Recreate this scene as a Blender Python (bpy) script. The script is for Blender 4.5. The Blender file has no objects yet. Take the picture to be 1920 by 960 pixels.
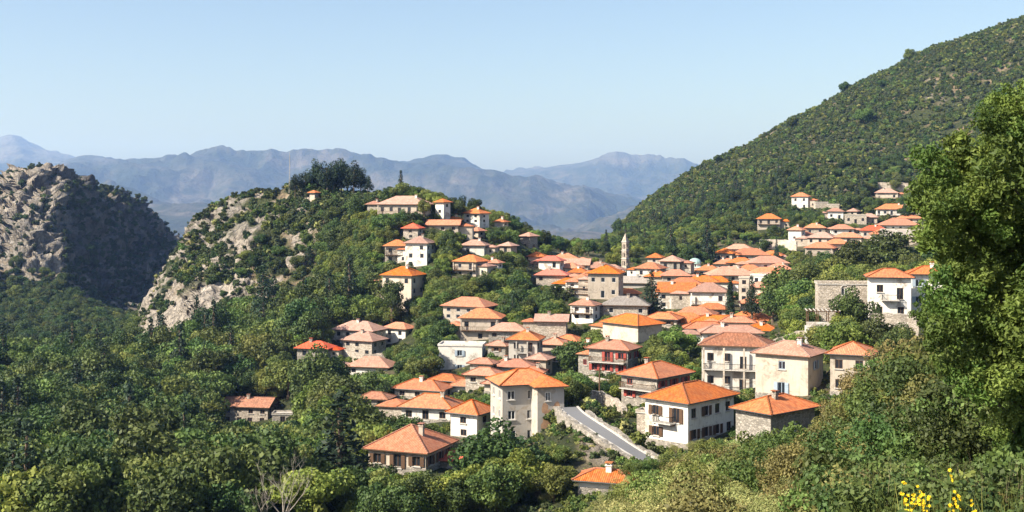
import bpy, math, random
import numpy as np
from mathutils import Vector, Matrix
R = math.radians
sc = bpy.context.scene
COL = sc.collection

# ------------------------------------------------------------------ camera
F = 2300.0          # focal length in photograph pixels (photograph is 1920 x 960)
HOR = 370.0         # row of the true horizon
cam_d = bpy.data.cameras.new("camera")
cam_d.sensor_width = 36.0
cam_d.lens = 36.0 * F / 1920.0
cam_d.shift_y = -(480.0 - HOR) / 1920.0
cam_d.clip_start = 0.3
cam_d.clip_end = 90000.0
cam = bpy.data.objects.new("camera", cam_d)
cam.rotation_euler = (R(90), 0, 0)
COL.objects.link(cam)
sc.camera = cam

# ------------------------------------------------------------------ light
SUN_EL, SUN_AZ = 39.0, -118.0      # azimuth measured clockwise from the view direction (+Y)
world = bpy.data.worlds.new("World")
sc.world = world
world.use_nodes = True
wn = world.node_tree
for n in list(wn.nodes): wn.nodes.remove(n)
sky = wn.nodes.new('ShaderNodeTexSky'); sky.sky_type = 'NISHITA'; sky.sun_disc = False
sky.sun_elevation = R(SUN_EL); sky.sun_rotation = R(SUN_AZ)
sky.altitude = 300; sky.air_density = 0.9; sky.dust_density = 2.2; sky.ozone_density = 0.5
bg = wn.nodes.new('ShaderNodeBackground'); bg.inputs[1].default_value = 0.086
wo = wn.nodes.new('ShaderNodeOutputWorld')
wn.links.new(sky.outputs[0], bg.inputs[0]); wn.links.new(bg.outputs[0], wo.inputs[0])
sun_d = bpy.data.lights.new("sun", 'SUN'); sun_d.energy = 5.0; sun_d.angle = R(0.5); sun_d.color = (1.0, 0.93, 0.82)
sun = bpy.data.objects.new("sun", sun_d); COL.objects.link(sun)
_d = Vector((math.sin(R(SUN_AZ))*math.cos(R(SUN_EL)), math.cos(R(SUN_AZ))*math.cos(R(SUN_EL)), math.sin(R(SUN_EL))))
sun.rotation_euler = _d.to_track_quat('Z', 'Y').to_euler()
sc.view_settings.view_transform = 'Standard'
sc.view_settings.look = 'None'
sc.view_settings.exposure = 1.1
sc.view_settings.gamma = 1.0
sc.view_settings.use_curve_mapping = False
sc.render.engine = 'CYCLES'
sc.cycles.max_bounces = 5
sc.cycles.diffuse_bounces = 3
sc.cycles.transmission_bounces = 2
sc.cycles.volume_bounces = 1
sc.cycles.use_denoising = True

# ------------------------------------------------------------------ helpers
rng = np.random.default_rng(7)
random.seed(7)
def tag(o, label=None, cat=None, group=None, kind=None):
    if label: o['label'] = label
    if cat: o['category'] = cat
    if group: o['group'] = group
    if kind: o['kind'] = kind
    return o
def wx(px, Y): return (px - 960.0) / F * Y
def wz(py, Y): return (HOR - py) / F * Y

def _hash(ix, iy, iz, s):
    h = (ix * 374761393 + iy * 668265263 + iz * 2147483647 + s * 974634777) & 0xFFFFFFFF
    h = ((h ^ (h >> 13)) * 1274126177) & 0xFFFFFFFF
    h = ((h ^ (h >> 16)) * 2246822519) & 0xFFFFFFFF
    return ((h ^ (h >> 15)) & 0xFFFFFF) / float(0xFFFFFF)
def vnoise(x, y, z=None, s=0):
    x = np.asarray(x, float); y = np.asarray(y, float)
    z = np.zeros_like(x) if z is None else np.asarray(z, float)
    ix = np.floor(x).astype(np.int64); iy = np.floor(y).astype(np.int64); iz = np.floor(z).astype(np.int64)
    fx = x - ix; fy = y - iy; fz = z - iz
    fx = fx*fx*(3-2*fx); fy = fy*fy*(3-2*fy); fz = fz*fz*(3-2*fz)
    def L(dz):
        a = _hash(ix, iy, iz+dz, s); b = _hash(ix+1, iy, iz+dz, s)
        c = _hash(ix, iy+1, iz+dz, s); d = _hash(ix+1, iy+1, iz+dz, s)
        return (a*(1-fx)+b*fx)*(1-fy) + (c*(1-fx)+d*fx)*fy
    return L(0)*(1-fz) + L(1)*fz
def fbm(x, y, z=None, oct=4, s=0, ridged=False):
    t = 0; a = 1.0; n = 0
    for k in range(oct):
        v = vnoise(x*2**k, y*2**k, None if z is None else z*2**k, s+k*17)
        if ridged: v = 1-abs(2*v-1)
        t = t + a*v; n += a; a *= 0.5
    return t/n          # 0..1
def sstep(a, b, x):
    t = np.clip((x-a)/(b-a), 0, 1); return t*t*(3-2*t)
def np_mesh(name, verts, faces, mats=(), mat_idx=None, smooth=False):
    """verts (n,3); faces (m,k) with constant k"""
    me = bpy.data.meshes.new(name)
    v = np.asarray(verts, np.float32); f = np.asarray(faces, np.int32)
    me.vertices.add(len(v)); me.vertices.foreach_set('co', v.ravel())
    k = f.shape[1]
    me.loops.add(f.size); me.loops.foreach_set('vertex_index', f.ravel())
    me.polygons.add(len(f)); me.polygons.foreach_set('loop_start', np.arange(0, f.size, k, dtype=np.int32))
    for m in mats: me.materials.append(m)
    if mat_idx is not None: me.polygons.foreach_set('material_index', np.asarray(mat_idx, np.int32))
    me.polygons.foreach_set('use_smooth', np.full(len(f), smooth))
    me.update(calc_edges=True)
    return me
class MB:
    """collects simple shapes in local space, builds one mesh"""
    def __init__(s): s.v = []; s.f = []; s.m = []; s.uv = []
    def quad(s, pts, m=0, uv=None):
        b = len(s.v); s.v += [tuple(p) for p in pts]; s.f.append(tuple(range(b, b+len(pts)))); s.m.append(m)
        s.uv.append(uv)
    def box(s, x0, x1, y0, y1, z0, z1, m=0):
        b = len(s.v)
        s.v += [(x0,y0,z0),(x1,y0,z0),(x1,y1,z0),(x0,y1,z0),(x0,y0,z1),(x1,y0,z1),(x1,y1,z1),(x0,y1,z1)]
        for f in ((0,3,2,1),(4,5,6,7),(0,1,5,4),(1,2,6,5),(2,3,7,6),(3,0,4,7)):
            s.f.append(tuple(b+i for i in f)); s.m.append(m); s.uv.append(None)
    def tube(s, pts, rad, n=6, m=0):
        rings = []
        for i, p in enumerate(pts):
            p = Vector(p)
            d = (Vector(pts[min(i+1, len(pts)-1)]) - Vector(pts[max(i-1, 0)])).normalized()
            a = d.orthogonal().normalized(); b_ = d.cross(a)
            r = rad[i] if hasattr(rad, '__len__') else rad
            b = len(s.v)
            for k in range(n):
                t = 2*math.pi*k/n
                s.v.append(tuple(p + a*(math.cos(t)*r) + b_*(math.sin(t)*r)))
            rings.append(b)
        for i in range(len(rings)-1):
            for k in range(n):
                s.f.append((rings[i]+k, rings[i]+(k+1)%n, rings[i+1]+(k+1)%n, rings[i+1]+k)); s.m.append(m); s.uv.append(None)
        s.f.append(tuple(rings[-1]+k for k in range(n))); s.m.append(m); s.uv.append(None)
        s.f.append(tuple(rings[0]+k for k in reversed(range(n)))); s.m.append(m); s.uv.append(None)
    def mesh(s, name, mats, smooth=False):
        me = bpy.data.meshes.new(name)
        me.from_pydata(s.v, [], s.f)
        for mt in mats: me.materials.append(mt)
        me.polygons.foreach_set('material_index', s.m)
        if any(u is not None for u in s.uv):
            ul = me.uv_layers.new(name='UVMap')
            for p, u in zip(me.polygons, s.uv):
                if u is None: continue
                for li, c in zip(p.loop_indices, u): ul.data[li].uv = c
        if smooth: me.polygons.foreach_set('use_smooth', [True]*len(me.polygons))
        me.update(); return me
    def build(s, name, mats, parent=None, smooth=False):
        o = bpy.data.objects.new(name, s.mesh(name, mats, smooth)); COL.objects.link(o)
        if parent is not None: o.parent = parent
        return o
def link(name, me, parent=None, loc=None, rotz=None, scale=None):
    o = bpy.data.objects.new(name, me); COL.objects.link(o)
    if parent is not None: o.parent = parent
    if loc is not None: o.location = loc
    if rotz is not None: o.rotation_euler = (0, 0, rotz)
    if scale is not None: o.scale = scale if hasattr(scale, '__len__') else (scale,)*3
    return o
def empty(name, loc, rotz=0):
    o = bpy.data.objects.new(name, None); COL.objects.link(o); o.location = loc; o.rotation_euler = (0,0,rotz)
    o.empty_display_size = 0.5
    return o

# ------------------------------------------------------------------ materials
class NT:
    def __init__(s, name):
        s.mat = bpy.data.materials.new(name); s.mat.use_nodes = True; s.t = s.mat.node_tree
        for n in list(s.t.nodes): s.t.nodes.remove(n)
        s.out = s.t.nodes.new('ShaderNodeOutputMaterial')
    def n(s, kind, **kw):
        nd = s.t.nodes.new(kind)
        for k, v in kw.items():
            if k.startswith('i_'): nd.inputs[k[2:].replace('_', ' ')].default_value = v
            else: setattr(nd, k, v)
        return nd
    def l(s, a, b): s.t.links.new(a, b)
    def noise(s, vec, scale, detail=4, rough=0.6, dist=0.0):
        nd = s.n('ShaderNodeTexNoise'); nd.inputs['Scale'].default_value = scale
        nd.inputs['Detail'].default_value = detail; nd.inputs['Roughness'].default_value = rough
        nd.inputs['Distortion'].default_value = dist
        if vec is not None: s.l(vec, nd.inputs['Vector'])
        return nd.outputs['Fac']
    def ramp(s, fac, stops):
        nd = s.n('ShaderNodeValToRGB'); e = nd.color_ramp.elements
        while len(e) < len(stops): e.new(0.5)
        for el, (p, c) in zip(e, stops): el.position = p; el.color = (*c, 1) if len(c) == 3 else c
        s.l(fac, nd.inputs[0]); return nd.outputs[0]
    def mix(s, fac, a, b, mode='MIX'):
        nd = s.n('ShaderNodeMix', data_type='RGBA', blend_type=mode)
        for sock, v in ((nd.inputs[0], fac), (nd.inputs[6], a), (nd.inputs[7], b)):
            if isinstance(v, (int, float)): sock.default_value = v
            elif isinstance(v, tuple): sock.default_value = (*v, 1) if len(v) == 3 else v
            else: s.l(v, sock)
        return nd.outputs[2]
    def math(s, op, a, b=None):
        nd = s.n('ShaderNodeMath', operation=op)
        for k, v in enumerate((a, b)):
            if v is None: continue
            if isinstance(v, (int, float)): nd.inputs[k].default_value = v
            else: s.l(v, nd.inputs[k])
        return nd.outputs[0]
    def principled(s, col, rough=0.85, bump=None, bstr=0.5, bdist=0.05, spec=0.3, metallic=0):
        p = s.n('ShaderNodeBsdfPrincipled')
        if isinstance(col, tuple): p.inputs['Base Color'].default_value = (*col, 1)
        else: s.l(col, p.inputs['Base Color'])
        if isinstance(rough, (int, float)): p.inputs['Roughness'].default_value = rough
        else: s.l(rough, p.inputs['Roughness'])
        p.inputs['Specular IOR Level'].default_value = spec
        p.inputs['Metallic'].default_value = metallic
        if bump is not None:
            b = s.n('ShaderNodeBump'); b.inputs['Strength'].default_value = bstr; b.inputs['Distance'].default_value = bdist
            s.l(bump, b.inputs['Height']); s.l(b.outputs[0], p.inputs['Normal'])
        s.l(p.outputs[0], s.out.inputs[0]); return p

def m_plain(name, col, rough=0.7, var=0.12, scale=3.0, metallic=0):
    t = NT(name); tc = t.n('ShaderNodeTexCoord').outputs['Object']
    f = t.noise(tc, scale, 5)
    c = t.ramp(f, [(0.25, tuple(x*(1-var) for x in col)), (0.75, tuple(min(1, x*(1+var)) for x in col))])
    t.principled(c, rough, f, 0.2, 0.02, metallic=metallic); return t.mat
def m_plaster(name, col, stain=(0.30,0.25,0.19), amt=0.35):
    t = NT(name); tc = t.n('ShaderNodeTexCoord').outputs['Object']
    oi = t.n('ShaderNodeObjectInfo').outputs['Random']
    f1 = t.noise(tc, 0.45, 6, 0.65, 0.4); f2 = t.noise(tc, 4.0, 5)
    mp = t.n('ShaderNodeMapping'); mp.inputs['Scale'].default_value = (3.2, 3.2, 0.35); t.l(tc, mp.inputs[0])
    f3 = t.noise(mp.outputs[0], 1.0, 4)
    base = t.mix(f2, tuple(x*0.9 for x in col), tuple(min(1, x*1.06) for x in col))
    k = t.math('MULTIPLY', t.ramp(f1, [(0.5, (0,0,0)), (0.78, (1,1,1))]), amt)
    k2 = t.math('MULTIPLY', t.ramp(f3, [(0.52, (0,0,0)), (0.8, (1,1,1))]), amt*0.8)
    c = t.mix(k, base, stain); c = t.mix(k2, c, tuple(x*0.8 for x in stain))
    vo = t.n('ShaderNodeTexVoronoi'); vo.inputs['Scale'].default_value = 2.8; t.l(tc, vo.inputs['Vector'])
    sv = t.n('ShaderNodeSeparateColor'); t.l(vo.outputs['Color'], sv.inputs[0])
    stn = t.mix(sv.outputs[0], (0.27,0.225,0.175), (0.46,0.39,0.32))
    ad = t.n('ShaderNodeVectorMath', operation='ADD'); t.l(tc, ad.inputs[0]); cmb = t.n('ShaderNodeCombineXYZ'); t.l(t.math('MULTIPLY', oi, 50.0), cmb.inputs[0]); t.l(cmb.outputs[0], ad.inputs[1])
    f6 = t.noise(ad.outputs[0], 0.28, 7, 0.7, 0.6)
    k3 = t.ramp(f6, [(0.60-0.12*amt, (0,0,0)), (0.66-0.12*amt, (0.85,)*3)])
    c = t.mix(k3, c, stn)
    hs = t.n('ShaderNodeHueSaturation'); t.l(c, hs.inputs['Color'])
    t.l(t.math('ADD', t.math('MULTIPLY', oi, 0.3), 0.76), hs.inputs['Value'])
    t.principled(hs.outputs[0], 0.9, f2, 0.35, 0.03); return t.mat
def m_stone(name, a, b, mortar, scale=2.6):
    t = NT(name); tc = t.n('ShaderNodeTexCoord').outputs['Object']
    mp = t.n('ShaderNodeMapping'); mp.inputs['Scale'].default_value = (1, 1, 1.6); t.l(tc, mp.inputs[0])
    v = t.n('ShaderNodeTexVoronoi'); v.inputs['Scale'].default_value = scale; t.l(mp.outputs[0], v.inputs['Vector'])
    ve = t.n('ShaderNodeTexVoronoi', feature='DISTANCE_TO_EDGE'); ve.inputs['Scale'].default_value = scale; t.l(mp.outputs[0], ve.inputs['Vector'])
    sep = t.n('ShaderNodeSeparateColor'); t.l(v.outputs['Color'], sep.inputs[0])
    f2 = t.noise(tc, 0.5, 6, 0.65)
    c = t.mix(sep.outputs[0], a, b)
    c = t.mix(t.ramp(f2, [(0.42, (0,0,0)), (0.75, (0.55,)*3)]), c, tuple(x*0.62 for x in a))
    e = t.ramp(ve.outputs['Distance'], [(0.02, (1,1,1)), (0.09, (0,0,0))])
    c = t.mix(e, c, mortar)
    hgt = t.ramp(ve.outputs['Distance'], [(0.0, (0,0,0)), (0.14, (1,1,1))])
    t.principled(c, 0.92, hgt, 0.6, 0.06); return t.mat
def m_roof(name, a, b, old=(0.16,0.10,0.07), age=0.3):
    """barrel tiles: UV in metres, u along the eave, v up the slope"""
    t = NT(name); uv = t.n('ShaderNodeUVMap').outputs[0]
    tc = t.n('ShaderNodeTexCoord').outputs['Object']
    sp = t.n('ShaderNodeSeparateXYZ'); t.l(uv, sp.inputs[0])
    oi = t.n('ShaderNodeObjectInfo').outputs['Random']
    w = t.math('ABSOLUTE', t.math('SINE', t.math('MULTIPLY', sp.outputs[0], math.pi/0.24)))
    row = t.math('FRACT', t.math('MULTIPLY', sp.outputs[1], 1/0.38))
    cell = t.n('ShaderNodeCombineXYZ')
    t.l(t.math('FLOOR', t.math('MULTIPLY', sp.outputs[0], 1/0.24)), cell.inputs[0])
    t.l(t.math('FLOOR', t.math('MULTIPLY', sp.outputs[1], 1/0.38)), cell.inputs[1])
    t.l(t.math('MULTIPLY', oi, 91.0), cell.inputs[2])
    wn_ = t.n('ShaderNodeTexWhiteNoise'); t.l(cell.outputs[0], wn_.inputs['Vector'])
    c = t.mix(wn_.outputs['Value'], a, b)
    f = t.noise(tc, 0.55, 6, 0.7, 0.5); f5 = t.noise(tc, 2.5, 5, 0.7)
    c = t.mix(t.math('MULTIPLY', t.ramp(f, [(0.45, (0,0,0)), (0.72, (1,1,1))]), age), c, old)
    c = t.mix(t.math('MULTIPLY', t.ramp(f5, [(0.55, (0,0,0)), (0.75, (1,1,1))]), age*0.9), c, tuple(min(1, x*1.5+0.06) for x in old))
    dark = t.ramp(w, [(0.0, (0.5,)*3), (0.45, (1,)*3)])
    c = t.mix(0.75, c, dark, 'MULTIPLY')
    hs = t.n('ShaderNodeHueSaturation'); t.l(c, hs.inputs['Color'])
    t.l(t.math('ADD', t.math('MULTIPLY', oi, 0.36), 0.80), hs.inputs['Value'])
    t.l(t.math('ADD', t.math('MULTIPLY', t.math('FRACT', t.math('MULTIPLY', oi, 5.77)), 0.24), 0.88), hs.inputs['Saturation'])
    hgt = t.math('ADD', w, t.math('MULTIPLY', row, -0.35))
    t.principled(hs.outputs[0], 0.8, hgt, 0.8, 0.07); return t.mat
def m_leaf(name, dark, light, trans=0.25, hue=0.04, alt=None):
    t = NT(name)
    at = t.n('ShaderNodeAttribute', attribute_name='tint').outputs['Fac']
    oi = t.n('ShaderNodeObjectInfo').outputs['Random']
    c = t.mix(at, dark, light)
    if alt: c = t.mix(t.math('MULTIPLY', t.ramp(oi, [(0.55, (0,0,0)), (1.0, (1,1,1))]), 0.8), c, alt)
    hs = t.n('ShaderNodeHueSaturation'); t.l(c, hs.inputs['Color'])
    t.l(t.math('ADD', t.math('MULTIPLY', oi, 0.55), 0.72), hs.inputs['Value'])
    t.l(t.math('ADD', t.math('MULTIPLY', t.math('FRACT', t.math('MULTIPLY', oi, 7.31)), hue), 0.5-hue/2), hs.inputs['Hue'])
    p = t.n('ShaderNodeBsdfPrincipled'); p.inputs['Roughness'].default_value = 0.6; p.inputs['Specular IOR Level'].default_value = 0.25
    t.l(hs.outputs[0], p.inputs['Base Color'])
    tr = t.n('ShaderNodeBsdfTranslucent'); t.l(hs.outputs[0], tr.inputs[0])
    mx = t.n('ShaderNodeMixShader'); mx.inputs[0].default_value = trans
    t.l(p.outputs[0], mx.inputs[1]); t.l(tr.outputs[0], mx.inputs[2]); t.l(mx.outputs[0], t.out.inputs[0])
    return t.mat
def m_ground():
    """attribute 'cover': r = bare rock, g = dry soil, b = weathered rock and painted shade of the left crag, a = pale rock"""
    t = NT('ground'); tc = t.n('ShaderNodeTexCoord').outputs['Object']
    atn = t.n('ShaderNodeAttribute', attribute_name='cover'); at = atn.outputs['Color']; at_a = atn.outputs['Alpha']
    sp = t.n('ShaderNodeSeparateColor'); t.l(at, sp.inputs[0])
    f1 = t.noise(tc, 0.12, 8, 0.65, 0.6); f2 = t.noise(tc, 0.9, 8, 0.7); f3 = t.noise(tc, 0.03, 5, 0.6)
    green = t.ramp(f2, [(0.3, (0.03,0.042,0.014)), (0.55, (0.07,0.085,0.028)), (0.8, (0.14,0.135,0.055))])
    soil = t.ramp(f2, [(0.25, (0.16,0.115,0.07)), (0.5, (0.30,0.225,0.14)), (0.8, (0.40,0.31,0.20))])
    mp = t.n('ShaderNodeMapping'); mp.inputs['Scale'].default_value = (1, 1, 0.45); t.l(tc, mp.inputs[0])
    f4 = t.noise(mp.outputs[0], 0.35, 9, 0.72, 0.8)
    rock = t.ramp(f4, [(0.28, (0.11,0.10,0.085)), (0.43, (0.30,0.265,0.22)), (0.55, (0.44,0.39,0.325)), (0.75, (0.58,0.52,0.45))])
    rock = t.mix(t.ramp(f1, [(0.5, (0,0,0)), (0.7, (0.55,)*3)]), rock, (0.40,0.27,0.18))
    c = t.mix(sp.outputs[1], green, soil)
    pale = t.ramp(f4, [(0.3, (0.30,0.25,0.20)), (0.48, (0.52,0.45,0.37)), (0.7, (0.70,0.62,0.53))])
    rock = t.mix(at_a, rock, pale)
    rock = t.mix(sp.outputs[2], rock, t.mix(f2, (0.07,0.066,0.058), (0.22,0.205,0.18)))  # dark rock tone: weathering plus the shade painted on the left crag
    c = t.mix(sp.outputs[0], c, rock)
    vc = t.n('ShaderNodeTexVoronoi', feature='DISTANCE_TO_EDGE'); vc.inputs['Scale'].default_value = 0.22
    wv = t.n('ShaderNodeVectorMath', operation='ADD'); nz = t.n('ShaderNodeTexNoise'); nz.inputs['Scale'].default_value = 0.25; nz.inputs['Detail'].default_value = 6; t.l(tc, nz.inputs['Vector'])
    sc3 = t.n('ShaderNodeVectorMath', operation='SCALE'); sc3.inputs['Scale'].default_value = 7.0; t.l(nz.outputs['Color'], sc3.inputs[0])
    t.l(mp.outputs[0], wv.inputs[0]); t.l(sc3.outputs[0], wv.inputs[1]); t.l(wv.outputs[0], vc.inputs['Vector'])
    crack = t.ramp(vc.outputs['Distance'], [(0.0, (0.25,)*3), (0.10, (1,)*3)])
    c = t.mix(t.math('MULTIPLY', sp.outputs[0], 0.55), c, t.mix(1.0, c, crack, 'MULTIPLY'))
    bh = t.math('ADD', t.math('ADD', f2, t.math('MULTIPLY', f4, 3.0)), t.math('MULTIPLY', crack, 0.8))
    t.principled(c, 0.95, bh, 1.0, 1.3); return t.mat
def m_far():
    t = NT('far_mountain'); tc = t.n('ShaderNodeTexCoord').outputs['Object']
    f = t.noise(tc, 0.0016, 9, 0.66, 0.3); f2 = t.noise(tc, 0.007, 8, 0.7)
    g = t.n('ShaderNodeNewGeometry'); sp = t.n('ShaderNodeSeparateXYZ'); t.l(g.outputs['Normal'], sp.inputs[0])
    c = t.ramp(f, [(0.40, (0.03,0.04,0.022)), (0.50, (0.06,0.062,0.04)), (0.60, (0.12,0.105,0.08)), (0.8, (0.20,0.17,0.14))])
    c = t.mix(t.ramp(f2, [(0.46, (0,0,0)), (0.58, (0.85,)*3)]), c, (0.03,0.04,0.018))
    po = t.n('ShaderNodeSeparateXYZ'); t.l(g.outputs['Position'], po.inputs[0])
    up = t.ramp(t.math('MULTIPLY', po.outputs[2], 1/700.0), [(0.45, (0,0,0)), (0.8, (0.6,)*3)])
    c = t.mix(up, c, (0.20,0.19,0.18))
    t.principled(c, 0.95, t.noise(tc, 0.004, 9, 0.7), 1.0, 90.0); return t.mat
M = {}
M['ground'] = m_ground(); M['far'] = m_far()
M['white'] = m_plaster('white_plaster', (0.74,0.70,0.63), amt=0.5)
M['cream'] = m_plaster('cream_plaster', (0.54,0.46,0.37), amt=0.7)
M['pinkw'] = m_plaster('pinkish_plaster', (0.47,0.395,0.32), amt=0.8)
M['grey'] = m_plaster('grey_cement', (0.40,0.37,0.33), amt=0.6)
M['stone'] = m_stone('pale_stone_wall', (0.30,0.255,0.20), (0.62,0.54,0.45), (0.24,0.205,0.165))
M['dstone'] = m_stone('grey_stone_wall', (0.20,0.18,0.15), (0.45,0.40,0.34), (0.19,0.17,0.145))
M['orange'] = m_roof('orange_tile_roof', (0.50,0.13,0.042), (0.66,0.235,0.085), age=0.42)
M['salmon'] = m_roof('weathered_salmon_tile_roof', (0.48,0.17,0.095), (0.60,0.27,0.165), age=0.35)
M['pink'] = m_roof('faded_pink_tile_roof', (0.38,0.20,0.145), (0.50,0.295,0.225), age=0.45)
M['brown'] = m_roof('old_mottled_tile_roof', (0.28,0.12,0.075), (0.46,0.22,0.14), age=0.6)
M['red'] = m_roof('red_tile_roof', (0.55,0.09,0.05), (0.68,0.15,0.08), age=0.15)
M['slate'] = m_roof('grey_stone_slab_roof', (0.26,0.23,0.20), (0.38,0.34,0.30), age=0.4)
M['wood'] = m_plain('brown_wood', (0.10,0.055,0.03)); M['redwood'] = m_plain('red_wood', (0.30,0.055,0.04))
M['wwood'] = m_plain('white_wood', (0.72,0.70,0.66)); M['bluewood'] = m_plain('blue_grey_wood', (0.30,0.36,0.42))
M['glass'] = NT('window_glass'); M['glass'].principled((0.018,0.022,0.028), 0.12, spec=0.6); M['glass'] = M['glass'].mat
M['metal'] = m_plain('dark_iron', (0.05,0.05,0.05), 0.5, metallic=0.6)
M['concrete'] = m_plain('concrete', (0.46,0.43,0.39), 0.9, 0.2)
M['asphalt'] = m_plain('asphalt', (0.16,0.16,0.165), 0.9, 0.15, 8)
M['bark'] = m_plain('bark', (0.13,0.095,0.065), 0.95, 0.4, 6)
M['palebark'] = m_plain('pale_dead_wood', (0.30,0.265,0.215), 0.9, 0.25, 6)
M['dome'] = m_plain('teal_dome', (0.30,0.44,0.40), 0.6)
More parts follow.
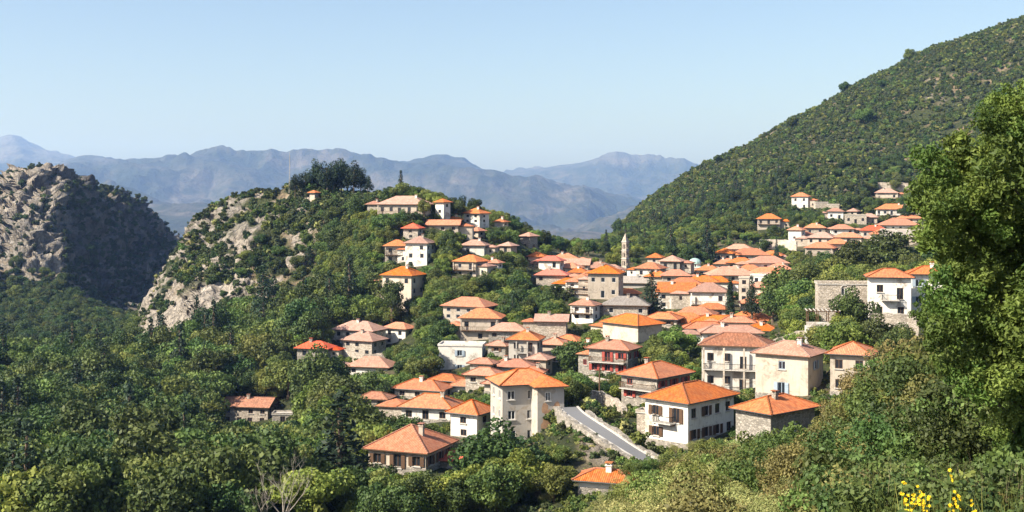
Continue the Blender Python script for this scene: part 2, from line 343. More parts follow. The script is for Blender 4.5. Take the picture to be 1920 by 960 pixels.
# ------------------------------------------------------------------ houses of the village (data)
# px, eave row, base row, width (px), distance, yaw, w:d ratio, storeys, roof type, roof, wall, label, options
H = [
 # --- castle hill
 (758,384,402,92,400,-14,2.0,1,'hip','pink','cream','long low house with faded pink roof on the hilltop beside the pines',dict(balc=1)),
 (703,384,394,28,412,-20,1.4,1,'hip','brown','dstone','small brown roofed hut between the pine grove and the long hilltop house',{}),
 (830,380,402,26,404,-30,1.1,2,'hip','orange','white','narrow white house with bright orange roof at the right end of the long hilltop house',{}),
 (852,413,424,26,408,-15,1.3,1,'hip','orange','stone','low orange roof just behind the wide salmon roof below the hilltop',{}),
 (832,423,434,56,394,-12,1.9,1,'gable','salmon','cream','low house with wide salmon roof below the long hilltop house',{}),
 (893,401,428,44,416,-28,1.2,3,'hip','orange','white','tall three storey tower house with orange roof and white corner on the hill shoulder',dict(chim=1)),
 (940,417,432,24,422,-25,1.1,2,'hip','orange','cream','small house with orange roof right of the tall white cornered tower house',{}),
 (774,429,448,33,386,-20,1.0,2,'pyr','red','stone','square stone tower house with red pyramid roof above the white round fronted tower',dict(chim=0)),
 (787,457,503,50,372,-18,1.0,3,'hip','pink','white','tall whitewashed tower house with narrow windows and pink roof on the hillside',{}),
 (744,462,494,40,378,-14,1.2,2,'hip','orange','stone','stone house with orange roof and open loft beside the whitewashed tower',dict(balc=1)),
 (755,518,556,72,350,-24,1.2,2,'hip','orange','cream','cream house with orange roof standing alone below the whitewashed tower',{}),
 (883,492,522,58,360,-32,1.3,2,'hip','orange','pinkw','stone house with large orange roof over a wooden gallery on the hill slope',dict(balc=1)),
 (928,494,503,26,366,-30,1.3,1,'hip','salmon','white','little white annex behind the galleried orange roof house on the hill',{}),
 (895,434,452,26,402,-30,1.0,2,'pyr','salmon','pinkw','small pink tower with pyramid roof below the tall white cornered tower house',{}),
 (891,461,480,46,382,-25,1.4,1,'hip','pink','white','white walled house with wide faded pink roof above the galleried hillside house',{}),
 (953,462,476,30,392,-30,1.2,1,'hip','pink','pinkw','faded pink roofed house among dark trees at the right foot of the hill crest',{}),
 (992,444,468,30,428,-38,1.0,2,'hip','pink','dstone','dark house with pink roof at the far right end of the hill crest',{}),
 # --- middle village, left to right
 (1008,482,494,26,402,-20,1.3,1,'hip','orange','cream','small orange roofed house at the left edge of the middle village',{}),
 (1034,490,503,36,394,-12,1.6,1,'hip','red','white','white house with bright red roof behind the round tree',{}),
 (1036,517,530,46,372,-15,1.6,1,'hip','red','stone','low stone house under a broad red roof below the white red roofed house',{}),
 (1082,498,512,40,402,-20,1.3,1,'gable','pink','cream','house with faded pink double roof in the back row of the middle village',{}),
 (1086,512,527,28,384,-10,1.2,1,'hip','orange','white','small white house with arched doorway squeezed between pink roofs',dict(win='arch')),
 (1092,530,562,46,350,-30,1.1,3,'hip','salmon','white','narrow white house with stacked balconies and dark right side behind the round tree',dict(balc=2)),
 (1125,504,515,44,410,-20,1.4,1,'hip','pink','pinkw','pink roofed house directly left of the bell tower in the back row',{}),
 (1137,514,560,52,345,-22,1.1,2,'hip','orange','pinkw','square stone mansion with orange roof in front of the bell tower',dict(win='white')),
 (1178,552,562,34,355,-10,1.8,1,'hip','orange','stone','low shed with orange roof right below the grey church nave',{}),
 (1176,574,592,66,312,-8,2.2,1,'hip','slate','stone','stone building with grey slab roof and a row of arched windows',dict(win='arch')),
 (1099,574,602,40,310,-20,1.3,2,'hip','brown','white','white balconied house with dark brown roof left of the grey roofed stone building',dict(balc=1)),
 (1188,612,645,102,272,-38,1.5,2,'hip','orange','cream','large plain cream walled house under a broad orange roof in the centre',dict(nowin=1)),
 (1222,505,520,44,402,-22,1.3,1,'hip','orange','white','white house with orange roof right of the bell tower',{}),
 (1262,491,506,36,422,-35,1.1,1,'hip','pink','dstone','dark walled house with pink roof left of the turquoise church dome',{}),
 (1230,484,494,24,442,-20,1.0,1,'hip','orange','cream','orange roofed house half hidden behind the white house right of the bell tower',{}),
 (1272,550,580,58,332,-14,1.1,2,'gable','orange','white','white house with gabled orange roof and pale barge edge in the centre',dict(win='brown')),
 (1332,549,572,58,328,-22,1.3,1,'hip','pink','white','wide white house under pink roof left of the two dark cypresses',dict(balc=1)),
 (1337,581,594,42,315,-12,1.8,1,'hip','orange','white','low house with bright orange roof directly under the wide pink roof',{}),
 (1284,606,622,66,300,-12,1.7,1,'hip','orange','cream','broad bright orange roof behind the plain cream walled house',{}),
 (1350,607,618,76,292,-10,2.2,1,'hip','orange','cream','long bright orange roof left of the cypress foot',{}),
 (1410,602,616,62,300,-15,1.9,1,'hip','orange','white','long orange roof with white chimney at the foot of the round tree grove',dict(chim=1)),
 (1372,626,644,104,268,-14,2.4,1,'hip','pink','white','very wide pale pink roof with white chimney above the balconied stone mansion',dict(chim=1)),
 (1362,476,490,32,482,-18,1.2,1,'hip','orange','cream','small orange roof at the left of the upper row below the dark mountain firs',{}),
 (1408,479,490,52,486,-12,2.0,1,'hip','orange','cream','long orange roof in the top row below the terraced field',{}),
 (1364,496,510,36,455,-18,1.3,1,'hip','orange','white','orange roofed house beside the turquoise dome and garden tree',{}),
 (1441,494,506,52,440,-12,2.0,1,'hip','salmon','white','white house with long salmon roof left of the round tree grove',{}),
 (1372,517,528,64,412,-10,2.3,1,'hip','salmon','cream','long salmon roof running behind the tall narrow facade',{}),
 (1440,514,524,48,418,-10,2.0,1,'hip','orange','cream','long orange roof below the white salmon roofed house',{}),
 (1432,518,534,44,388,-6,2.4,1,'flat','concrete','white','long low white house with flat roof and one window',{}),
 (1436,541,556,46,372,-14,1.8,1,'hip','salmon','cream','salmon roof just under the flat roofed white house',{}),
 (1397,522,582,22,352,-14,0.9,4,'flat','concrete','cream','tall narrow cream facade standing between the two cypresses',{}),
 (1434,568,586,20,338,-15,1.0,1,'hip','red','white','tiny white house with red roof right of the taller cypress',{}),
 # --- upper right village
 (1504,369,392,31,620,-14,1.3,2,'hip','orange','white','lone white house with orange roof highest on the mountain side',{}),
 (1444,411,430,36,560,-12,1.3,2,'hip','orange','pinkw','square house with overhanging orange roof standing alone among mountain scrub',dict(balc=1)),
 (1496,432,460,28,520,-20,1.0,3,'hip','salmon','white','tall white house with small salmon roof at the left edge of the upper village',{}),
 (1568,397,412,26,572,-8,1.5,1,'hip','pink','white','small white house with pink roof above the grey poplars',{}),
 (1602,397,405,20,592,-20,1.0,1,'pyr','pink','pinkw','small pink hip roofed house near the top of the upper village',{}),
 (1606,404,420,40,562,-10,2.0,1,'flat','concrete','stone','long stone house with flat roof in the upper village',{}),
 (1664,362,374,36,640,-12,1.6,1,'hip','pink','cream','pink roofed house under the long retaining wall high on the slope',dict(balc=1)),
 (1676,393,404,52,582,-10,2.0,1,'hip','orange','white','wide orange roofed house with white wall band near the great tree',dict(balc=1)),
 (1688,423,434,60,550,-14,1.7,1,'hip','salmon','white','largest salmon roof of the upper village close to the great tree',{}),
 (1545,447,458,48,505,-18,1.4,1,'hip','pink','pinkw','pink walled house with pink roof at the left of the upper village rows',{}),
 (1542,466,482,50,480,-16,1.5,1,'hip','salmon','pinkw','salmon roofed house behind the round tree grove, lowest in its cluster',dict(balc=1)),
 (1593,446,458,44,500,-10,1.8,1,'hip','orange','cream','low orange roof behind the top of the round tree grove',{}),
 (1642,433,446,44,505,-12,1.6,1,'hip','red','cream','bright red roofed house above the long grey flat roof',{}),
 (1606,441,452,70,512,-6,3.0,1,'flat','concrete','grey','long grey shed with flat roof above the round tree grove',{}),
 (1692,446,472,66,480,-20,1.7,2,'shed','slate','cream','large grey roofed building with cream front and ribbed side by the great tree',{}),
 # --- more houses of the packed rows
 (1186,532,552,54,392,-20,1.7,1,'gable','slate','grey','grey church nave with low stone roof below the bell tower',dict(nowin=1)),
 (1060,486,498,34,412,-14,1.4,1,'hip','salmon','white','salmon roofed white house right of the bright red roof in the back row',{}),
 (1066,534,548,40,366,-22,1.3,1,'hip','orange','white','orange roofed white house left of the narrow balconied white house',{}),
 (1108,520,532,36,378,-20,1.3,1,'hip','orange','cream','orange roof tucked between square stone mansion and small arched house',{}),
 (1150,508,518,36,418,-18,1.3,1,'hip','pink','cream','pale pink roof touching the left side of the bell tower',{}),
 (1286,536,552,52,352,-16,1.5,1,'hip','orange','white','orange roof behind the gabled white house with barge edge',{}),
 (1318,530,542,46,372,-12,1.6,1,'hip','orange','cream','orange roof just below the turquoise dome',{}),
 (1345,530,542,42,382,-14,1.6,1,'hip','orange','white','orange roof left of the tall narrow cream facade',{}),
 (1392,494,506,40,452,-14,1.5,1,'hip','orange','pinkw','orange roof in the second upper row right of the garden tree',{}),
 (1388,468,476,40,505,-10,1.8,1,'hip','salmon','cream','salmon roof at the top edge of the orange rows below the field wall',{}),
 (1450,480,490,34,490,-14,1.4,1,'hip','orange','white','orange roof right of the lone dark fir in the upper row',{}),
 (1460,528,540,36,400,-14,1.4,1,'hip','salmon','white','salmon roof touching the left edge of the grove in the third row',{}),
 (1308,592,604,58,306,-12,1.8,1,'hip','orange','cream','vivid orange roof between gabled white house and the long bright roofs',{}),
 (1246,600,612,52,296,-14,1.6,1,'hip','orange','stone','orange roof touching the right end of the plain cream walled house',{}),
 (1384,606,616,50,290,-12,1.8,1,'hip','salmon','white','salmon orange roof between the two long orange roofs under the cypresses',{}),
 (1412,570,584,32,330,-12,1.2,1,'hip','orange','cream','small orange roof at the right foot of the taller cypress',{}),
 (1708,410,420,34,560,-14,1.4,1,'hip','orange','cream','orange roof half hidden by the great tree in the upper village',{}),
 (1580,430,440,34,530,-12,1.5,1,'hip','salmon','white','salmon roof behind the long grey shed of the upper village',{}),
 (1632,408,418,30,566,-12,1.4,1,'hip','pink','stone','pink roof right of the long flat stone house',{}),
 (1540,380,392,22,612,-10,1.3,1,'flat','stone','stone','ruined stone walls right of the highest lone white house',dict(nowin=1)),
 (1564,384,392,24,606,-10,1.5,1,'flat','stone','stone','low ruined stone hut above the grey poplars',dict(nowin=1)),
 (1012,520,534,24,382,-20,1.0,2,'flat','stone','stone','pale ruined stone house left of the broad red roof',dict(few=1)),
 (936,650,662,40,284,-18,1.4,1,'hip','pink','dstone','small pink roof between white block and three storey balconied house',{}),
 (1012,676,706,36,276,-24,1.1,2,'hip','pink','pinkw','pinkish house joined to the right of the three storey balconied house',dict(balc=1)),
 (1100,654,700,40,256,-20,1.2,2,'hip','orange','cream','orange roofed house between dark round tree and grey porch house',{}),
 (1250,560,574,40,345,-18,1.4,1,'hip','orange','cream','orange roof touching the left of the gabled white house',{}),
 (1302,560,572,40,340,-14,1.4,1,'hip','salmon','white','salmon roof squeezed between gabled white house and wide pink roof',{}),
 (1268,518,530,40,388,-14,1.5,1,'hip','salmon','cream','salmon roof below left of the turquoise dome',{}),
 (1235,520,534,36,392,-20,1.3,1,'hip','orange','stone','orange roof under the white house right of the bell tower',{}),
 (1330,508,518,36,430,-14,1.4,1,'hip','orange','white','orange roof touching the right side of the domed church',{}),
 (1408,508,518,40,432,-14,1.5,1,'hip','orange','cream','orange roof above the long salmon roof in the third row',{}),
 (1352,560,574,36,350,-20,1.2,1,'hip','salmon','white','salmon roof directly left of the slim cypress',{}),
 (1462,506,518,34,432,-14,1.3,1,'hip','salmon','cream','salmon roof between white salmon roofed house and the grove',{}),
 (1448,556,572,32,356,-18,1.2,1,'hip','orange','cream','orange roof between tiny red roofed house and the grove',{}),
 (1325,618,630,60,284,-12,1.9,1,'hip','orange','white','orange roof directly above the very wide pale pink roof',{}),
 (1430,622,634,50,280,-14,1.6,1,'hip','orange','cream','orange roof right above the mottled roof mansion chimney',{}),
 (1070,504,516,36,396,-20,1.3,1,'hip','orange','white','orange roof right of the broad red roof',{}),
 (1012,496,508,30,398,-20,1.3,1,'hip','salmon','cream','salmon roof left of the white red roofed house',{}),
 (1530,428,440,34,535,-16,1.4,1,'hip','orange','cream','orange roof above the pink walled house of the upper village',{}),
 (1655,440,452,34,495,-14,1.4,1,'hip','salmon','white','salmon roof in front of the bright red roof in the upper village',{}),
 (1508,440,454,28,525,-20,1.1,2,'hip','orange','white','small white house joined to the right of the tall white upper house',{}),
 (1572,458,470,36,486,-16,1.4,1,'hip','orange','pinkw','orange roof beside the lowest salmon roof of the upper village',{}),
 (1700,392,404,30,590,-12,1.3,1,'hip','salmon','cream','salmon roof right of the wide orange roofed house by the tree',{}),
 (838,716,730,56,262,-18,1.6,1,'hip','orange','stone','orange roof up slope from the long orange roof by the white block',{}),
 (930,722,738,44,226,-20,1.3,1,'hip','salmon','cream','salmon roof touching the left back of the corner mansion',{}),
 (1000,700,712,40,246,-20,1.4,1,'hip','salmon','stone','salmon roof just behind the corner mansion ridge',{}),
 # --- white house and ruin on the right
 (1672,522,604,84,222,-12,1.4,2,'hip','orange','white','tall white three storey house with dark balcony under the round tree grove',dict(balc=1,blev=1,win='plain',noext=1)),
 (1742,516,612,70,228,-14,1.2,3,'hip','orange','white','white house with long orange roof half hidden by the great leafy tree',dict(chim=1)),
 (1584,534,590,94,232,-6,2.4,2,'flat','stone','stone','roofless flat topped stone house with white arched window left of the white house',dict(win='arch',few=1)),
 # --- left cluster
 (590,655,672,62,312,-18,1.6,1,'hip','red','dstone','low stone house with red roof at the far left of the left hamlet',{}),
 (672,622,652,90,332,-18,1.8,2,'hip','pink','white','largest house of the left hamlet with half orange half pink roof and white side',{}),
 (681,641,668,74,318,-22,1.4,2,'hip','pink','stone','stone house with faded pink roof in the middle of the left hamlet',{}),
 (696,690,704,84,300,-20,1.5,1,'hip','pink','white','wide faded pink roof at the front of the left hamlet',{}),
 (748,618,648,54,338,-20,1.6,2,'hip','salmon','white','house with salmon roof at the right end of the left hamlet behind trees',{}),
 (465,765,796,92,292,-8,1.7,2,'gable','brown','stone','lone old stone house with brown gable roof in the left woods',{}),
 (532,778,797,38,286,-12,1.5,1,'flat','dstone','dstone','small flat stone annex right of the lone house in the woods',{}),
 (588,362,371,12,442,-20,1.2,1,'hip','orange','cream','tiny orange roofed chapel below the pine grove on the hilltop',{}),
 # --- centre
 (880,577,602,92,322,-26,1.8,2,'hip','salmon','cream','cream house with long salmon roof behind the orange roofed white house',{}),
 (904,598,642,76,310,-20,1.4,2,'hip','orange','pinkw','pinkish white house with orange roof and small dark windows above the white ruin',dict(balc=1)),
 (953,622,650,68,300,-18,1.6,2,'hip','pink','dstone','grey house with wide pink roof behind the three storey balconied house',{}),
 (866,650,702,82,292,-14,1.6,2,'flat','concrete','white','flat roofed white block with dark opening in the middle of the slope',dict(few=1)),
 (986,639,706,60,280,-14,1.1,3,'pyr','orange','grey','three storey house with orange pyramid roof and dark balconies on each floor',dict(balc=3)),
 (1042,648,700,44,288,-30,1.1,3,'hip','salmon','pinkw','tall pink house with salmon roof left of the dark round tree',{}),
 (1068,642,668,44,296,-20,1.3,1,'hip','orange','white','white gabled house with orange roof behind the dark round tree',{}),
 (962,690,704,72,262,-18,1.7,1,'hip','salmon','white','low house with salmon roof in front of the three storey balconied house',{}),
 (906,684,698,46,258,-18,1.6,1,'hip','salmon','stone','small salmon roof right of the flat roofed white block',{}),
 (908,706,722,66,240,-22,1.5,1,'hip','salmon','stone','salmon roofed house just behind the large corner mansion',{}),
 (872,726,740,50,250,-20,1.6,1,'hip','orange','white','low white house with orange roof left of the corner mansion roof',{}),
 (792,734,750,100,246,-16,1.7,1,'hip','orange','cream','long orange roof behind the pale orange roofed white house',dict(chim=1)),
 (704,750,770,56,240,-20,1.6,1,'hip','brown','stone','half ruined house with broken mottled roof in the shrubs',{}),
 (1152,658,704,88,240,-30,1.5,2,'hip','salmon','dstone','grey stone house with salmon roof and red shuttered porch by the dark round tree',dict(win='red',balc=1)),
 (1036,604,614,44,300,-20,1.5,1,'gable','pink','stone','ruined stone hut with thin pink roof among trees in the middle',dict(nowin=1)),
 # --- front row
 (982,724,836,128,184,16,1.25,3,'hip','orange','grey','large square mansion with orange roof and stained plaster above the road corner',dict(win='white',wing=1)),
 (884,779,826,80,192,-30,1.0,2,'hip','orange','white','white house with pointed orange roof left of the corner mansion',dict(pitch=30)),
 (808,768,792,112,206,-16,1.45,1,'hip','orange','white','long white house with pale orange roof left of the corner mansion',dict(pitch=27)),
 (768,851,884,158,168,-22,1.0,1,'hip','salmon','pinkw','house with the largest salmon roof at the lower left of the village',dict(pitch=29)),
 (846,866,882,34,172,-10,1.6,1,'shed','red','stone','small lean-to with bright red roof beside the largest salmon roof',{}),
 (1234,711,756,136,200,-42,0.75,2,'hip','orange','dstone','grey house with orange roof and red shuttered balcony above the road',dict(win='red',balc=1)),
 (1213,776,832,26,184,-30,1.0,2,'flat','concrete','stone','small stone annex with tiny windows between road and white shuttered house',{}),
 (1300,758,838,178,172,-44,0.66,2,'hip','orange','white','white two storey house with orange roof, brown shutters and iron balcony',dict(win='brown',balc=1)),
 (1386,652,738,140,206,-16,1.6,2,'hip','brown','white','large mansion with mottled brown roof and two floors of deep balconies',dict(balc=4)),
 (1487,670,748,132,188,-34,1.3,2,'hip','pink','cream','plain cream house with faded pink roof right of the mottled roof mansion',dict(few=1)),
 (1606,668,742,98,182,-24,0.9,2,'hip','orange','cream','cream house with stepped orange roof half hidden by the brown bushes',dict(chim=0)),
 (1462,778,846,158,158,-50,0.62,1,'hip','orange','dstone','rough grey stone house with creeper under a wide orange roof, nearest at lower right',dict(few=1,win='white')),
 (1140,908,926,110,138,-18,1.8,1,'hip','orange','white','orange roof at the bottom edge below the road wall',dict(chim=1)),
]
H = [(h[0],h[1],h[2],h[3]*(1.34 if (h[4] > 275 and 1000 < h[0] < 1480 and h[8] != 'flat') else 1.22 if (h[4] > 275 and h[0] > 1000 and h[8] != 'flat') else 1.08 if h[4] > 230 else 1.0)) + h[4:] for h in H]
_hr = random.Random(99)
H = [h[:5]+(h[5]+(_hr.uniform(-13,13) if h[4] > 235 else 0),)+h[6:] for h in H]
# ------------------------------------------------------------------ terrain controls  (column px, distance, row of the ground)
C = []
def cps(*a): C.extend(a)
for p in (-400, 100, 600, 1000): cps((p,1.5,1500),(p,4,1350),(p,10,1300),(p,20,1290),(p,40,1220),(p,70,1130),(p,105,1060))
for p in (1300, 1700, 2200): cps((p,1.5,1500),(p,4,1330),(p,8,1230),(p,14,1150))
cps((1300,25,1120),(1300,40,1050),(1300,60,1005),(1300,90,945),(1300,120,905),(1600,25,1080),(1620,45,935),(1630,70,850),(1630,100,800),(1610,135,785),(1740,45,900),(1740,70,800),(1740,100,740),(1500,45,990),(1520,70,930),(1520,100,880),
    (1850,22,1040),(1850,40,900),(1850,70,820),(1850,110,740),(1850,160,690),(2200,22,1000),(2200,50,820),(2200,100,700),(2200,200,560),(2200,400,430),
    (1450,70,960),(1450,110,900),(1180,100,985),(1200,125,945))
# left forest
for p in (-300, 0, 150): cps((p,150,1010),(p,200,930),(p,250,850),(p,300,775),(p,335,712),(p,360,705),(p,400,745),(p,480,722),(p,560,640),(p,640,580))
cps((350,150,1000),(350,200,930),(350,250,850),(350,300,775),(350,335,720),(250,345,700),(260,380,690),(230,420,720),(250,480,690),(270,600,620))
cps((550,150,985),(550,200,920),(550,250,850),(500,300,765),(620,290,755),(700,160,960),(850,150,950),(640,210,880),(1000,145,935))
# gorge, left rock
cps((-300,690,545),(-300,730,380),(-300,765,334),(-300,820,340),(0,690,520),(0,725,380),(0,765,346),(0,840,360),(80,690,520),(80,722,360),(80,760,334),(80,840,352),
    (120,690,520),(130,715,480),(125,745,342),(150,735,540),(175,800,352),(160,860,365),(200,790,540),(225,850,470),(235,880,360),(240,950,380),(260,860,540),(290,925,460),(292,950,400),(300,1010,430),
    (320,960,500),(330,1000,455),(330,1080,470),(345,600,590),(345,700,560),(370,900,500),(340,520,560),
    (-300,1000,500),(100,1000,480),(300,1100,520),(-300,1500,560),(200,1500,560),(500,1500,560),(800,1500,560),(1100,1500,540))
# castle hill
cps((262,405,600),(262,400,665),(300,378,655),(275,425,570),(310,440,520),(345,470,445),(345,520,500),(375,470,415),(400,470,392),(400,520,470),(450,466,362),(450,520,440),
    (520,460,352),(520,520,440),(600,452,351),(600,520,440),(660,446,360),(700,440,372),(700,500,440),(800,450,392),(880,455,405),(900,520,460),(960,460,436),(1010,460,462),
    (345,412,555),(370,396,560),(300,398,640),(345,392,628),(345,380,668),(300,385,672),(400,430,500),(400,400,590),(400,350,680),(480,440,430),(480,410,530),(480,380,600),(480,345,660),(560,445,400),(560,420,480),(560,390,560),(560,350,630),
    (620,435,410),(640,405,490),(660,370,570),(700,420,400),(700,380,490),(700,364,588),(735,346,652),(765,346,650),(350,335,715),(430,325,720),(600,310,705),(790,330,600),(820,350,560),(780,300,680),(760,260,740),(640,265,790),(748,325,660),(750,300,690),(790,315,668),
    (600,650,560),(600,900,560),(900,650,540),(900,900,560),(1100,900,540),(940,340,590),(1010,330,600),(1060,300,640),(1000,380,525),(950,370,530))
# saddle and mountain
cps((1040,520,470),(1100,560,470),(1170,560,475),(1080,650,482),(1090,750,500),(1170,700,445),(1165,820,420),(1165,900,460),(1250,520,475),(1250,620,440),(1250,740,400),(1200,860,388),(1200,960,440),
    (1300,560,455),(1300,700,395),(1300,900,325),(1300,1000,360),(1400,520,450),(1400,640,400),(1400,760,330),(1400,910,272),(1400,1020,310),(1500,680,340),(1500,800,270),(1500,930,218),(1500,1040,260),
    (1600,700,325),(1600,800,250),(1600,945,166),(1600,1060,210),(1700,700,310),(1700,800,225),(1700,960,116),(1700,1080,160),(1800,650,330),(1800,800,195),(1800,960,74),(1800,1080,120),
    (1920,620,330),(1920,800,155),(1920,970,28),(1920,1100,70),(2200,560,330),(2200,800,80),(2200,980,-90),(2200,1100,-50),(2200,1900,100),(1600,1900,330),(1200,1900,520))
cps((1640,300,545),(1500,300,560),(1560,400,490),(1800,300,520),(1800,400,450),(1800,500,400),(1640,480,472))
# road
ROAD = [(1245,884,158),(1200,858,161),(1158,832,164),(1122,808,168),(1094,790,172),(1076,777,177),(1066,766,184)]
for p, y, d in ROAD: cps((p,d,y+2))
cps((1130,150,905),(1090,154,885),(1130,205,765),(1170,190,790))
for h in H:
    cps((h[0], h[4], h[2]))
C_ = np.array(C, float)
def _uv(px, Y): return np.stack([np.asarray(px)/330.0, np.log(Y)*2.2], -1)
P_ = _uv(C_[:,0], C_[:,1]); n_ = len(P_)
_K = np.sqrt(((P_[:,None]-P_[None])**2).sum(-1) + 0.02)
_A = np.zeros((n_+1, n_+1)); _A[:n_,:n_] = _K - 0.0025*0 + np.eye(n_)*(-0.035); _A[:n_,n_] = 1; _A[n_,:n_] = 1
_w = np.linalg.solve(_A, np.append(C_[:,2], 0))
GPX = np.linspace(-420, 2340, 300); GLY = np.linspace(math.log(1.4), math.log(1950), 520)
_gx, _gy = np.meshgrid(GPX, GLY, indexing='ij')
_q = np.stack([_gx/330.0, _gy*2.2], -1).reshape(-1, 2)
_r = np.zeros(len(_q))
for i in range(n_): _r += _w[i]*np.sqrt((_q[:,0]-P_[i,0])**2 + (_q[:,1]-P_[i,1])**2 + 0.02)
GRID = (_r + _w[n_]).reshape(_gx.shape)
def base_row(px, Y):
    a = np.clip((np.asarray(px)-GPX[0])/(GPX[1]-GPX[0]), 0, len(GPX)-1.001); b = np.clip((np.log(Y)-GLY[0])/(GLY[1]-GLY[0]), 0, len(GLY)-1.001)
    i = a.astype(int); j = b.astype(int); a = a-i; b = b-j
    return (GRID[i,j]*(1-a)+GRID[i+1,j]*a)*(1-b) + (GRID[i,j+1]*(1-a)+GRID[i+1,j+1]*a)*b
HXY = np.array([(wx(h[0],h[4]), h[4]) for h in H])
def rocky(px, Y):
    """how craggy the land is: the left rock and the cliffs of the castle hill"""
    px = np.asarray(px, float); Y = np.asarray(Y, float)
    left = sstep(660, 700, Y)*(1-sstep(1000,1080,Y))*(1-sstep(335,380,px))
    hill = sstep(372, 395, Y)*(1-sstep(540,600,Y))*(1-sstep(560,720,px))*sstep(225,262,px)
    mtn = sstep(600, 760, Y)*sstep(1140,1300,px)*0.35
    return np.clip(left + hill*0.8 + mtn, 0, 1)
def ground_z(px, Y):
    px = np.asarray(px, float); Y = np.asarray(Y, float)
    x = wx(px, Y); z = wz(base_row(px, Y), Y)
    k = rocky(px, Y)
    near = sstep(120, 320, Y)
    n1 = fbm(x/38, Y/38, oct=4, s=3, ridged=True) - 0.6
    n2 = fbm(x/9, Y/9, oct=4, s=11) - 0.5
    n3 = fbm(x/16, Y/24, oct=4, s=23, ridged=True) - 0.6
    lm = sstep(660, 700, Y)*(1-sstep(335,380,px))
    village = sstep(700,900,px)*(1-sstep(430,560,Y))*sstep(120,160,Y)
    z = z + n1*(6*k + 1.2*near)*(1-0.8*village) + n3*(16*k*lm + 9*k*(1-lm)) + n2*(4*k+0.9*near)*(1-0.85*village)
    z = z + (fbm(x/60, Y/60, oct=3, s=77)-0.5)*14*sstep(560,700,Y)*sstep(1140,1300,px)
    return z

# ------------------------------------------------------------------ ground mesh
NC, NR = 760, 620
pxs = np.linspace(-340, 2260, NC)
fineY = np.exp(np.linspace(math.log(1.6), math.log(1900), 1500))
PX, YY = np.meshgrid(pxs, fineY, indexing='ij')
ZZ = ground_z(PX, YY)
ROW = HOR - ZZ/YY*F
drow = np.abs(np.diff(ROW, axis=1)); dl = np.diff(np.log(fineY))[None]
wt = sstep(60, 140, YY[:,1:])*0.9 + 0.1
sl = np.minimum(drow, 60)*wt + dl*260*wt
# smooth the length over neighbouring columns so that the rows stay orderly
ker = np.ones(9)/9.0
slp = np.pad(sl, ((4,4),(0,0)), 'edge')
sl = sum(slp[i:i+NC]*ker[i] for i in range(9))
cum = np.concatenate([np.zeros((NC,1)), np.cumsum(sl, 1)], 1); cum /= cum[:,-1:]
tt = np.linspace(0, 1, NR)
GY = np.stack([np.interp(tt, cum[i], fineY) for i in range(NC)])
GPXm = np.repeat(pxs[:,None], NR, 1)
GZ = ground_z(GPXm, GY)
GX = wx(GPXm, GY)
# push crags in and out along the surface normal
V3 = np.stack([GX, GY, GZ], -1)
du = np.gradient(V3, axis=0); dv = np.gradient(V3, axis=1)
Nn = np.cross(du, dv); Nn /= np.linalg.norm(Nn, axis=-1, keepdims=True)+1e-9
SLOPE = 1 - np.abs(Nn[...,2])
rk = rocky(GPXm, GY)
d1 = fbm(GX/14, GY/14, GZ/9, 5, 41, ridged=True)-0.6
d2 = fbm(GX/4.5, GY/4.5, GZ/3.2, 4, 57)-0.5
amp = rk*sstep(0.12, 0.4, SLOPE)
lmk = sstep(660,700,GY)*(1-sstep(335,380,GPXm))
grv = fbm(GX/11+3, GY/30, oct=3, s=203, ridged=True)-.6
disp = amp*(grv*14*lmk + d1*(11+12*lmk) + d2*(4.5+4*lmk))
V3 = V3 + Nn*disp[...,None]
idx = np.arange(NC*NR).reshape(NC, NR)
faces = np.stack([idx[:-1,:-1], idx[1:,:-1], idx[1:,1:], idx[:-1,1:]], -1).reshape(-1, 4)
gme = np_mesh('ground', V3.reshape(-1,3), faces, [M['ground']], smooth=True)
GROW = HOR - V3[...,2]/V3[...,1]*F
GPC = 960 + V3[...,0]/V3[...,1]*F
# what lies on it
nz = fbm(GX/22, GY/22, oct=4, s=91); nz2 = fbm(GX/6, GY/6, oct=3, s=95)
hillm = sstep(345,375,GY)*(1-sstep(540,600,GY))*(1-sstep(700,760,GPC))
leftm = sstep(650,690,GY)*(1-sstep(335,380,GPC))
mtm = sstep(560,640,GY)*sstep(1120,1200,GPC)
rock = leftm*sstep(0.10,0.30,SLOPE+0.35*(nz-0.35))
weath_shade = leftm*(0.30+0.70*sstep(.42,.62,nz2*0.5+nz*0.5))*(.35+.65*sstep(100,150,GPC))  # weathered blotches, made darker on the crag's right side as painted shade
cliff = sstep(0,1,(1-np.hypot((GPC-350)/115,(GROW-(640-0.62*(GPC-270)))/52))*2.4)*hillm*sstep(370,385,GY)
rock = np.maximum(rock, hillm*(sstep(0.44,0.53,nz*0.45+nz2*0.55+0.30*SLOPE-0.06)*0.92))
rock = np.maximum(rock, cliff)
rock = np.maximum(rock, mtm*sstep(0.68,0.76,nz)*0.7)
soil = np.clip(hillm*sstep(0.40,0.55,nz2)*0.9 + leftm*0.9 + mtm*sstep(0.55,0.75,nz2)*0.55 + sstep(0.5,0.65,nz2)*0.45, 0, 1)
soil = np.maximum(soil, np.exp(-(((GPC-468)/20)**2+((GROW-633)/14)**2))*1.0)
terr = np.exp(-(((GPC-395)/70)**2+((GROW-690)/28)**2))
soil = np.maximum(soil, sstep(0.3,0.6,terr*(0.6+nz)))
rd = np.exp(-(((GPC-1130)/60)**2+((GROW-830)/60)**2)); soil = np.maximum(soil, sstep(0.4,0.7,rd)*0.9); rock = np.maximum(rock, sstep(0.5,0.8,rd)*0.7)
